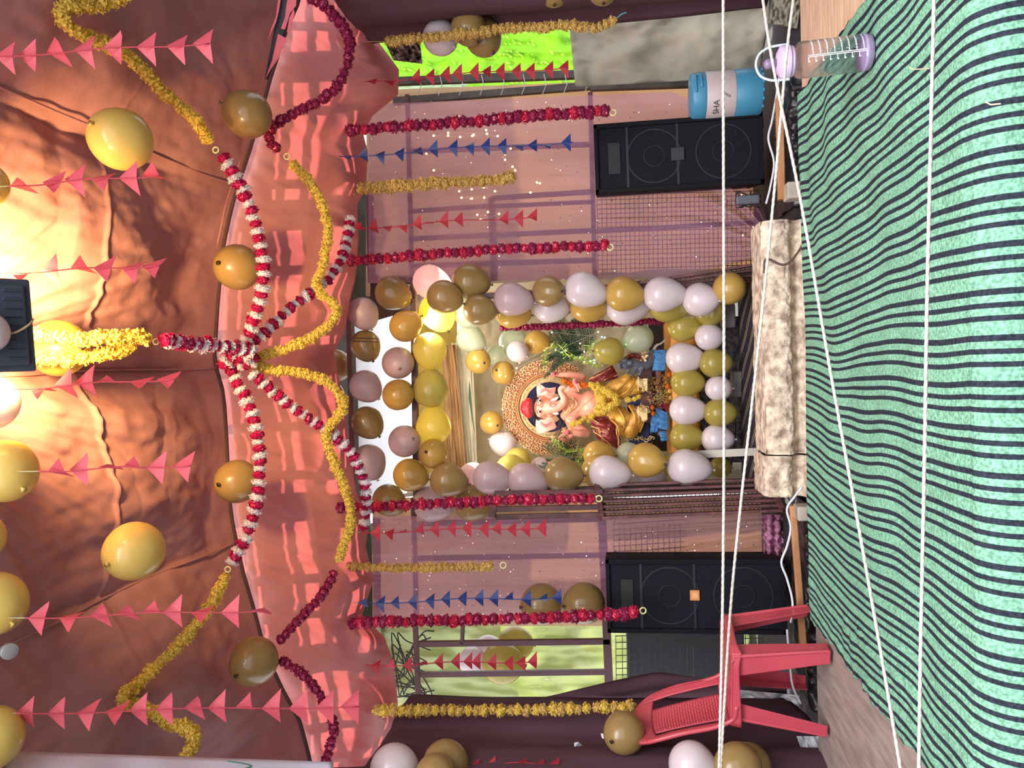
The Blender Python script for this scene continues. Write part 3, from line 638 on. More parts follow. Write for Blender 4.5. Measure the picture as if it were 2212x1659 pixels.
curvetext('SHA', 0.046, -.78, h * .645)
for k in range(3): curvetext('=', 0.03, -.35 + .05 * k, h * (.47 + .03 * k))

# ================================================================ water bottle on the carpet
bt = G(1886, 112, 0.0); yb = bt.y
bt = thing('water_bottle', 'clear water bottle with white time marks and lilac cap standing on the carpet', 'bottle', (bt.x, bt.y, 0.004))
k = PM(yb); bx = bt.location; M = Matrix.Translation(bx) @ Matrix.Rotation(R(-2.0), 4, 'Y')
PLA = mat('clear_tritan', (225, 215, 235), 0.08)
pp = PLA.node_tree.nodes['Principled BSDF']; pp.inputs['Transmission Weight'].default_value = 1.0; pp.inputs['IOR'].default_value = 1.08; pp.inputs['Base Color'].default_value = (0.88, 0.84, 0.93, 1); pp.inputs['Alpha'].default_value = 0.6
rb = 36 * k; H = 150 * k
MB().lathe([(rb * .80, 0), (rb * .93, .006), (rb, .022), (rb, H * .92), (rb * .93, H * .97), (rb * .80, H), (rb * .78, H * 1.03)], 48, M).build('body', PLA, bt, True, solid=0.002)
MB().lathe([(rb * .82, .004), (rb * .96, .010), (rb * 1.005, .026), (rb * 1.005, .034)], 48, M).build('base_rim', mat('lilac_clear', (190, 170, 205), 0.2, alpha=0.7), bt, True)
LIL = mat('lilac_cap', (206, 180, 214), 0.4); z0 = H * 1.03
MB().lathe([(rb * .80, z0), (rb * .84, z0 + .002), (rb * .84, z0 + 5 * k), (rb * .76, z0 + 8 * k)], 40, M).build('neck_ring', LIL, bt, True)
cap = MB().lathe([(rb * .90, z0 + 7 * k), (rb * .94, z0 + 9 * k), (rb * .90, z0 + 24 * k), (rb * .62, z0 + 30 * k), (rb * .3, z0 + 33 * k), (0, z0 + 33 * k)], 40, M).build('cap', LIL, bt, True, bevel=.001)
MB().lathe([(9 * k, z0 + 32 * k), (9 * k, z0 + 44 * k), (10.5 * k, z0 + 46 * k), (10 * k, z0 + 53 * k), (5 * k, z0 + 57 * k), (0, z0 + 58 * k)], 20, M).build('spout', mat('mauve_spout', (140, 116, 150), 0.3), cap, True)
hp = spline([M @ Vector((s * rb * .98, 0, z)) for s, z in ((-1, z0 + 8 * k), (-1, z0 + 28 * k), (-.92, z0 + 48 * k), (-.6, z0 + 66 * k), (0, z0 + 73 * k), (.6, z0 + 66 * k), (.92, z0 + 48 * k), (1, z0 + 28 * k), (1, z0 + 8 * k))], 6)
MB().tube(hp, 0.0042, 10).build('carry_loop', mat('loop_white', (206, 222, 228), 0.3), cap, True, label='pale carry loop')
MK = mat('print_white', (238, 236, 248), 0.4)
def onb(a0, a1, za, zb, m):                                    # patch of print on the bottle wall
    rr = rb * 1.008
    m.grid(lambda a, b: M @ Vector((rr * math.sin(a0 + (a1 - a0) * a), -rr * math.cos(a0 + (a1 - a0) * a), za + (zb - za) * b)), 6, 1)
mb = MB(); onb(-.16, -.12, H * .13, H * .88, mb); onb(-.24, -.20, H * .13, H * .88, mb)
random.seed(3)
for i in range(9): z = H * (.135 + .0925 * i); onb(-.45, -.22, z, z + .0022, mb); onb(-.50, -.42, z - .004, z + .002, mb)
for i in range(8):
    z = H * (.17 + .0925 * i); onb(-.14, .1, z, z + .0022, mb); a = .12
    while a < 1.1: q = random.uniform(.04, .12); onb(a, a + q, z - .001, z + .0035, mb); a += q + .03
mb.build('printed_marks', MK, bt, True, label='white time marks and lettering')
for i, s in enumerate(('7', '9', '11', '1', '3', '5')):
    z = H * (.82 - .11 * i); tm = textmesh('print_number', s, .014, Matrix(), MK, None, 0.0003)
    for vtx in tm.data.vertices: a = .02 + vtx.co.x / rb; vtx.co = M @ Vector((rb * 1.01 * math.sin(a), -rb * 1.01 * math.cos(a), z + vtx.co.y))
    tm.parent = bt; tm.matrix_parent_inverse = worldmat(bt).inverted()

# ================================================================ red plastic chair
RED = mat('red_plastic', (192, 76, 88), 0.32, (182, 70, 82), 3, spec=0.5)
def chair():
    nf = G(1792, 1417, 0.0)
    ang = R(-11); f = Vector((math.cos(ang), math.sin(ang), 0)); s = Vector((-math.sin(ang), math.cos(ang), 0))
    o0 = nf - f * 0.36
    root = thing('plastic_chair', 'red moulded plastic armless chair with a woven pattern back on the plywood', 'chair', (o0.x, o0.y, 0))
    def L(a, b, z): return Vector((o0.x, o0.y, 0)) + f * a + s * b + Vector((0, 0, z))   # a: to the front, b: away from the camera
    DP, WD, SH = 0.37, 0.36, 0.415
    def leg(a0, b0, a1, b1, zt, wt, wb, outf, outs):           # L-shaped tapered leg
        mb = MB()
        for (dx, dy) in ((outf, 0), (0, outs)):
            q = []
            for (a, b, z, wd) in ((a0, b0, 0.0, wb), (a1, b1, zt, wt)):
                e1 = (a, b); e2 = (a - dx * wd, b - dy * wd); th = 0.006
                na, nb = (0, -outs * th) if dx else (-outf * th, 0)
                q.append([L(e1[0], e1[1], z), L(e2[0], e2[1], z), L(e2[0] + na, e2[1] + nb, z), L(e1[0] + na, e1[1] + nb, z)])
            mb.add(q[0] + q[1], [(0, 1, 2, 3), (7, 6, 5, 4), (0, 4, 5, 1), (1, 5, 6, 2), (2, 6, 7, 3), (3, 7, 4, 0)])
        # rib along the fold
        mb.tube([L(a0, b0, 0.002), L(a1, b1, zt)], [0.006, 0.010], 8)
        mb.bar(L(a0 - outf * wb, b0 + outs * 0.001, 0.006), L(a0 + outf * .003, b0 + outs * 0.001, 0.006), 0.012, 0.008)
        mb.build('leg', RED, root, bevel=0.002)
    leg(DP + .02, -.01, DP - .03, .015, SH - .01, .10, .062, 1, -1)
    leg(DP + .02, WD + .02, DP - .03, WD - .01, SH - .01, .09, .055, 1, 1)
    leg(-.035, -.005, .03, .02, SH, .08, .05, -1, -1)
    leg(-.035, WD + .015, .03, WD - .015, SH, .08, .05, -1, 1)
    # seat: dished top with a turned-down apron
    def seat(a, b):
        aa = -0.0 + (DP + 0.0) * a; bb = WD * b
        ex = 2 * b - 1; rnd = .045 * (max(0, (a - .82) / .18)) ** 2
        z = SH - .014 * (1 - ex * ex) * (1 - (2 * a - 1) ** 2) - (max(0, a - .85) / .15) ** 2 * .012
        return L(aa - rnd * ex * ex, bb, z)
    m = MB().grid(seat, 24, 24)
    m.build('seat', RED, root, True, solid=0.007)
    ap = []
    rim = [(0, 0), (DP * .8, 0), (DP - .015, .012), (DP, .05), (DP, WD - .05), (DP - .015, WD - .012), (DP * .8, WD), (0, WD), (0, 0)]
    def apf(a, b):
        i = a * (len(rim) - 1); j = min(int(i), len(rim) - 2); q = i - j
        x = rim[j][0] * (1 - q) + rim[j + 1][0] * q; y_ = rim[j][1] * (1 - q) + rim[j + 1][1] * q
        cx, cy = DP / 2, WD / 2; o_ = 1 + .03 * b
        return L(cx + (x - cx) * o_, cy + (y_ - cy) * o_, SH - .004 - b * (.036 + .006 * math.cos(i * math.pi)))
    MB().grid(apf, 96, 5).build('apron', RED, root, True, solid=0.006)
    # backrest: outer hoop, two side openings, woven pattern panel in the middle
    BH = 0.44
    def bk(a, b, off=0.0):                                      # a across 0..1, b up 0..1
        lean = -.005 - .10 * b - .03 * b * b; curve = -.045 * (1 - (2 * a - 1) ** 2)
        top = 0.0 if b < .6 else .045 * ((2 * a - 1) ** 2) * ((b - .6) / .4)
        wd = WD * (1.0 - .10 * b) ; a_ = WD / 2 + wd * (a - .5)
        return L(.012 + lean + curve - off, a_, SH - .01 + BH * b - top)
    def strip(fn, n1, n2, name, th=0.010): return MB().grid(fn, n1, n2).build(name, RED, root, True, solid=th, bevel=0.0)
    for (a0, a1) in ((0.0, .10), (.90, 1.0)):
        strip(lambda a, b: bk(a0 + (a1 - a0) * a + (.10 * (max(0, b - .72) / .28) ** 2 * (1 if a0 < .5 else -1)) * (1 - (a if a0 < .5 else 1 - a)), b), 5, 40, 'side_frame')
    strip(lambda a, b: bk(.10 + .80 * a, .80 + .20 * b - .0), 40, 8, 'top_rail')
    strip(lambda a, b: bk(.10 + .80 * a, .0 + .05 * b), 30, 3, 'bottom_rail')
    cpn = strip(lambda a, b: bk(.235 + .53 * a, .04 + .77 * b, .002), 20, 24, 'centre_panel', .006)
    wv = MB(); random.seed(2)
    for i in range(13):
        for j in range(24):
            a = .265 + .47 * (i + .5) / 13; b = .08 + .70 * (j + .5) / 24
            p = bk(a, b, -.004); q = bk(a + .02, b, -.004); w2 = bk(a, b + .015, -.004)
            ux, uy = (q - p).normalized(), (w2 - p).normalized(); nn = ux.cross(uy)
            if (i + j) % 2: sx, sy = .0125, .0048
            else: sx, sy = .0055, .0075
            rot = Matrix((ux, uy, nn)).transposed(); wv.ball(p, (sx, sy, .0040), 6, 4, rot)
    wv.build('woven_pattern', RED, cpn, True, kind='stuff')
    # far side frame flows into the seat corner
    MB().tube(spline([bk(0.96, .95), bk(1.0, .8), bk(1.01, .5), bk(1.0, .2), L(.03, WD - .005, SH - .01), L(.10, WD, SH - .025)], 6), .011, 10).build('hoop_edge', RED, root, True)
    MB().tube(spline([bk(0.04, .95), bk(0.0, .8), bk(-.01, .5), bk(0.0, .2), L(.03, .005, SH - .01), L(.10, 0, SH - .025)], 6), .011, 10).build('hoop_edge', RED, root, True)
    MB().tube(spline([bk(.04, .95), bk(.15, 1.01), bk(.5, 1.01), bk(.85, 1.01), bk(.96, .95)], 8), .010, 10).build('hoop_edge', RED, root, True)
chair()

# ================================================================ ropes in front
ROPE = mat('white_rope', (226, 214, 202), 0.8, (205, 190, 178), 60, bump=0.5, bscale=120)
for pts, y0, y1, r_, lb in (
    ([(1562, -60), (1563, 400), (1564, 900), (1561, 1300), (1552, 1720)], 2.55, 2.55, .0052, 'white rope crossing the photo straight, in front of both loudspeakers'),
    ([(1640, -60), (1668, 130), (1731, 440), (1790, 780), (1850, 1110), (1915, 1480), (1955, 1720)], 2.45, 2.05, .0048, 'white rope slanting across from the bottle over the carpet'),
    ([(1722, -60), (1700, 110), (1672, 420), (1637, 760), (1600, 1090), (1577, 1330), (1553, 1720)], 2.50, 2.60, .0050, 'white rope slanting from the bottle cap past the stone ledge to the chair back'),
    ([(2019, -60), (2010, 320), (2003, 640), (1997, 1000), (1989, 1380), (1984, 1720)], 1.75, 1.75, .0042, 'white rope stretched low over the near half of the striped carpet')):
    n_ = len(pts); pp = spline([W(u, v, y0 + (y1 - y0) * i / (n_ - 1)) for i, (u, v) in enumerate(pts)], 10)
    mb = MB().tube(pp, r_ * .85, 8)
    for s_ in range(3):                                         # three twisted strands
        q = []; L_ = 0; fine = resample(pp, .006)
        for i, (p, t) in enumerate(fine):
            x = t.cross(Vector((0, 1, 0))).normalized(); y_ = t.cross(x); a = i * .55 + s_ * 2.094; q.append(p + (x * math.cos(a) + y_ * math.sin(a)) * r_ * .45)
        mb.tube(q, r_ * .55, 5)
    tag(mb.build('rope', ROPE, None, True), lb, 'rope')

# ================================================================ floodlight under the ceiling
FB = mat('floodlight_black', (60, 64, 78), 0.35, spec=0.6)
fl = thing('floodlight', 'black ribbed floodlight hanging face up under the cloth ceiling', 'floodlight', W(30, 700, 2.22))
def FP(u, v, up): return W(u, v, 2.22) + Vector((0, 0.0, up))
pl = W(75, 602, 2.25), W(75, 802, 2.25); wdt = pl[0].x - pl[1].x; cx = (pl[0].x + pl[1].x) / 2; yc = 2.25; zc = (pl[0].z + pl[1].z) / 2
ta = R(35); ax = Vector((0, -math.sin(ta + R(20)), math.cos(ta + R(20))))              # in-plane direction leaving the frame
nrm = Vector((0, math.cos(ta + R(20)), math.sin(ta + R(20))))                          # faces away from the camera
base = Vector((cx, yc, zc)); X = Vector((1, 0, 0.03)).normalized()
def fq(a, b, d): return base + X * a + ax * b + nrm * d
def fbox(a0, a1, b0, b1, d0, d1, name, m=FB, bev=.003, par=None, **kw):
    P = [fq(a, b, d) for a in (a0, a1) for b in (b0, b1) for d in (d0, d1)]
    return MB().add(P, [(0, 1, 3, 2), (4, 6, 7, 5), (0, 4, 5, 1), (2, 3, 7, 6), (0, 2, 6, 4), (1, 5, 7, 3)]).build(name, m, par or fl, bevel=bev, **kw)
hw = wdt / 2; fbox(-hw, hw, 0, .21, .012, .045, 'housing', bev=.008)
rp_ = fbox(-hw * .86, hw * .86, .022, .19, -.006, .014, 'rear_plate', bev=.006)
for k_ in range(9): a = -hw * .72 + k_ * hw * .18; fbox(a - .002, a + .002, .035, .085, -.014, -.004, 'cooling_fin', bev=.001, par=rp_)
for k_ in range(9): a = -hw * .72 + k_ * hw * .18; fbox(a - .002, a + .002, .125, .175, -.014, -.004, 'cooling_fin', bev=.001, par=rp_)
fbox(-hw * .9, hw * .9, .015, .195, .0455, .047, 'lit_panel', mat('lamp_face', (255, 240, 190), 0.5, emit=((255, 226, 160), 8)), bev=0)
MB().tube(spline([fq(.02, -.002, .02), fq(.0, .02, -.012), fq(-.025, .06, -.016), fq(-.03, .10, -.02)], 6), .0035, 8).build('cord', mat('cream_cord', (206, 180, 140), 0.6), fl, True)
l = light('floodlight_beam', 'AREA', fq(0, .10, .06), fq(0, .10, .06) + Vector((0, .78, .62)), 80, (1.0, 0.62, 0.22), size=.2)
l.data.spread = R(135)
# ================================================================ banners and small things at the photo edges
bn = thing('white_banner', 'white printed banner with green scrollwork along the photo edge under the ceiling', 'banner', W(350, 1660, 2.9))
BW = mat('banner_white', (226, 222, 236), 0.5, trans=0.3)
def bnr(a, b): return W(10 + 710 * a + 0 * b, 1622 + 24 * a + 150 * b, 2.35 + .75 * a - .25 * b + .02 * nz(a * 6, b * 2))
MB().grid(bnr, 60, 16).build('sheet', BW, bn, True, solid=.001)
MB().grid(lambda a, b: bnr(.0 + .13 * a, .02 + .98 * b) + Vector((0, -.004, 0)), 8, 8).build('olive_patch', mat('banner_olive', (170, 170, 120), 0.6), bn, True)
gs = MB(); GRN = mat('banner_green', (70, 130, 104), 0.6)
for k_ in range(9):
    q = spline([bnr(.68 + .02 * k_ + .05 * math.sin(t_ * .9) + .012 * t_, .03 + .12 * k_ + .05 * t_ * .6) + Vector((0, -.006, 0)) for t_ in range(5)], 5); gs.tube(q, .0018 if k_ % 2 else .0032, 4)
gs.build('scrollwork', GRN, bn, True, label='green scroll lines')
MB().tube([W(105, 1627, 2.78), W(108, 1640, 2.76), W(116, 1655, 2.74)], .003, 6).build('tie_cord', mat('twine', (110, 90, 60), 0.8), bn)
bk_ = thing('black_banner', 'black banner with pink lettering slanting in at the top edge of the photo', 'banner', W(600, 40, 3.6))
BB = mat('banner_black', (44, 38, 50), 0.5); BP = mat('banner_pink', (232, 116, 128), 0.5)
def bq(a, b): return W(575 + (70 - 0) * (1 - a) + (b - .5) * 50 * (1 - a * .85), 172 - 250 * (1 - a), 3.85 + .02 * b)
MB().grid(bq, 20, 6).build('sheet', BB, bk_, True, solid=.002)
MB().prism([W(u, v, 3.82) for u, v in ((572, 174), (588, 130), (601, 73), (620, 84), (600, 129), (585, 150))], (0, -.002, 0)).build('letter_stroke', BP, bk_)
MB().prism([W(u, v, 3.82) for u, v in ((607, 62), (616, 64), (627, 28), (640, 12), (641, -20), (626, -20), (619, 10), (616, 38))], (0, -.002, 0)).build('letter_stroke', BP, bk_)
MB().prism([W(u, v, 3.82) for u, v in ((620, 70), (625, 40), (634, 20), (637, 28), (631, 50), (625, 72))], (0, -.002, 0)).build('letter_stroke', BP, bk_)
MB().prism([W(u, v, 3.82) for u, v in ((579, 90), (586, 62), (596, 38), (602, -10), (608, -10), (603, 22), (596, 50), (588, 66))], (0, -.002, 0)).build('letter_stroke', BP, bk_)
tr = W(22, 1408, 2.35)
o = MB().lathe([(.026, 0), (.028, .001), (.028, .022), (.0265, .022), (.0262, .002), (.0, .002)], 32, Matrix.Translation(tr) @ Matrix.Rotation(R(-28), 4, 'X') @ Matrix.Rotation(R(4), 4, 'Y') @ Matrix.Rotation(R(90), 4, 'Z') ).build('tape_roll', mat('clear_tape', (190, 190, 192), 0.15, metal=0.2, alpha=0.75), None, True)
tag(o, 'small shiny clear ring hanging near the photo edge among the yellow balloons', 'ring')
o = MB().tube(spline([W(-20, 1455, 2.6), W(8, 1495, 2.6), W(25, 1530, 2.62), W(50, 1590, 2.66), W(68, 1620, 2.7)], 8), .003, 6).build('twisted_cord', mat('pink_cord', (190, 130, 130), 0.7, (60, 40, 44), 60), None, True)
tag(o, 'thin twisted cord behind the yellow balloon at the photo corner', 'cord')
for u, v, lb in ((1250, 1609, 'torn scrap of white tape on the maroon curtain'), (1308, 1592, 'strip of silver tape holding the gold balloon on the maroon curtain')):
    random.seed(u); x_ = W(u, v, 3.72)
    P = [x_ + Vector((.0, random.uniform(-.02, .02), 0)) + Vector((math.cos(a * 1.05) * random.uniform(.008, .03), 0, math.sin(a * 1.05) * random.uniform(.008, .03))) for a in range(6)]
    tag(MB().prism(P, (0, .002, 0)).build('tape_scrap', mat('scrap_white', (214, 206, 220), 0.4), None), lb, 'tape')
for u, v, lb in ((2140, 226, 'bent pale straw lying on the near edge of the striped carpet'), (1973, 150, 'tiny yellow straw on the carpet beside the bottle')):
    p = G(u, v, .006) if u < 2090 else W(u, v, 1.93)
    q = G(u + 34, v - 2, .006) if u < 2090 else W(u + 22, v - 2, 1.92)
    pts_ = [p + Vector((0.008, 0.0, 0.012)), p, q]
    tag(MB().tube(pts_, .0018, 6).build('straw', mat('straw_m', (220, 205, 170), 0.7), None), lb, 'straw')
# ================================================================ balloons: body + knot, one thing each
BM = {
 'gold': mat('balloon_gold', (158, 130, 80), 0.28, trans=0.18, tcol=(190, 155, 90), coat=0.3),
 'amber': mat('balloon_amber', (204, 166, 84), 0.25, trans=0.22, tcol=(220, 180, 84), coat=0.3),
 'yellow': mat('balloon_yellow', (206, 190, 96), 0.28, trans=0.3, tcol=(216, 200, 96), coat=0.3),
 'sun': mat('balloon_sun', (226, 196, 104), 0.3, trans=0.15, tcol=(235, 205, 100), coat=0.3),
 'white': mat('balloon_white', (226, 212, 216), 0.3, trans=0.2, coat=0.3),
 'pink': mat('balloon_pearl', (206, 178, 182), 0.35, trans=0.2, coat=0.25),
 'olive': mat('balloon_olive', (190, 172, 84), 0.22, trans=0.3, coat=0.3, alpha=0.84),
 'pale': mat('balloon_pale', (208, 216, 190), 0.3, trans=0.3, coat=0.3, alpha=0.8)}
KN = mat('balloon_knot', (70, 52, 40), 0.5)
BMESH = {}
def bmesh_of(c, shape):
    if (c, shape) not in BMESH:
        el = {'r': 1.04, 't': 1.22, 'o': 1.12}[shape]; prof = []
        for i in range(25):
            th = math.pi * i / 24; z = math.cos(th)
            rr = math.sin(th) * (1.0 - (0.16 if shape != 'r' else 0.05) * max(0, -z) ** 1.0)
            zz = z if z > 0 else z * (2 * el - 1)
            if i == 24: rr = 0
            prof.append((max(rr, 0.0), zz))
        body = MB().lathe(prof[::-1], 32).mesh('balloon_body', BM[c], True)
        zb = -(2 * el - 1)
        kn = MB().lathe([(0.10, zb - .12), (0.03, zb - 0.06), (0.055, zb - 0.03), (0.045, zb + .03), (0.0, zb + .04)], 10).mesh('balloon_knot', KN if c in ('gold', 'amber', 'olive', 'yellow') else BM[c], True)
        BMESH[(c, shape)] = (body, kn)
    return BMESH[(c, shape)]
def under(u, v, y, m=0.05):                                    # keep hung things below the sagging cloth
    while y > 1.2:
        p = W(u, v, y)
        if y > 4.2 or p.z < ceil_z(p.x, p.y) - m: return y
        y -= 0.04
    return y
def balloon(u, v, r, y, c, shape, ang, label, group, tilt=0.25):
    if group == gC: y0 = y; y = under(u, v, y, 0.03 + 0.95 * r * PM(y))
    r_m = r * PM(y); p = W(u, v, y)
    kd = (-UP * math.cos(R(ang)) - RT * math.sin(R(ang))) * math.cos(tilt) - F * math.sin(tilt)   # direction of the knot
    root = thing('balloon', label, 'balloon', p, group)
    root.rotation_euler = (-kd).to_track_quat('Z', 'Y').to_euler(); root.scale = (r_m,) * 3
    b, k = bmesh_of(c, shape)
    for n_, me in (('body', b), ('knot', k)):
        o = bpy.data.objects.new(n_, me); col.objects.link(o); o.parent = root
gC, gA, gW, gS = 'balloons under the cloth ceiling', 'balloons of the shrine arch', 'balloons on the maroon curtains', 'balloons inside the shrine'
T = 1.2                                                        # knot turned towards the viewer
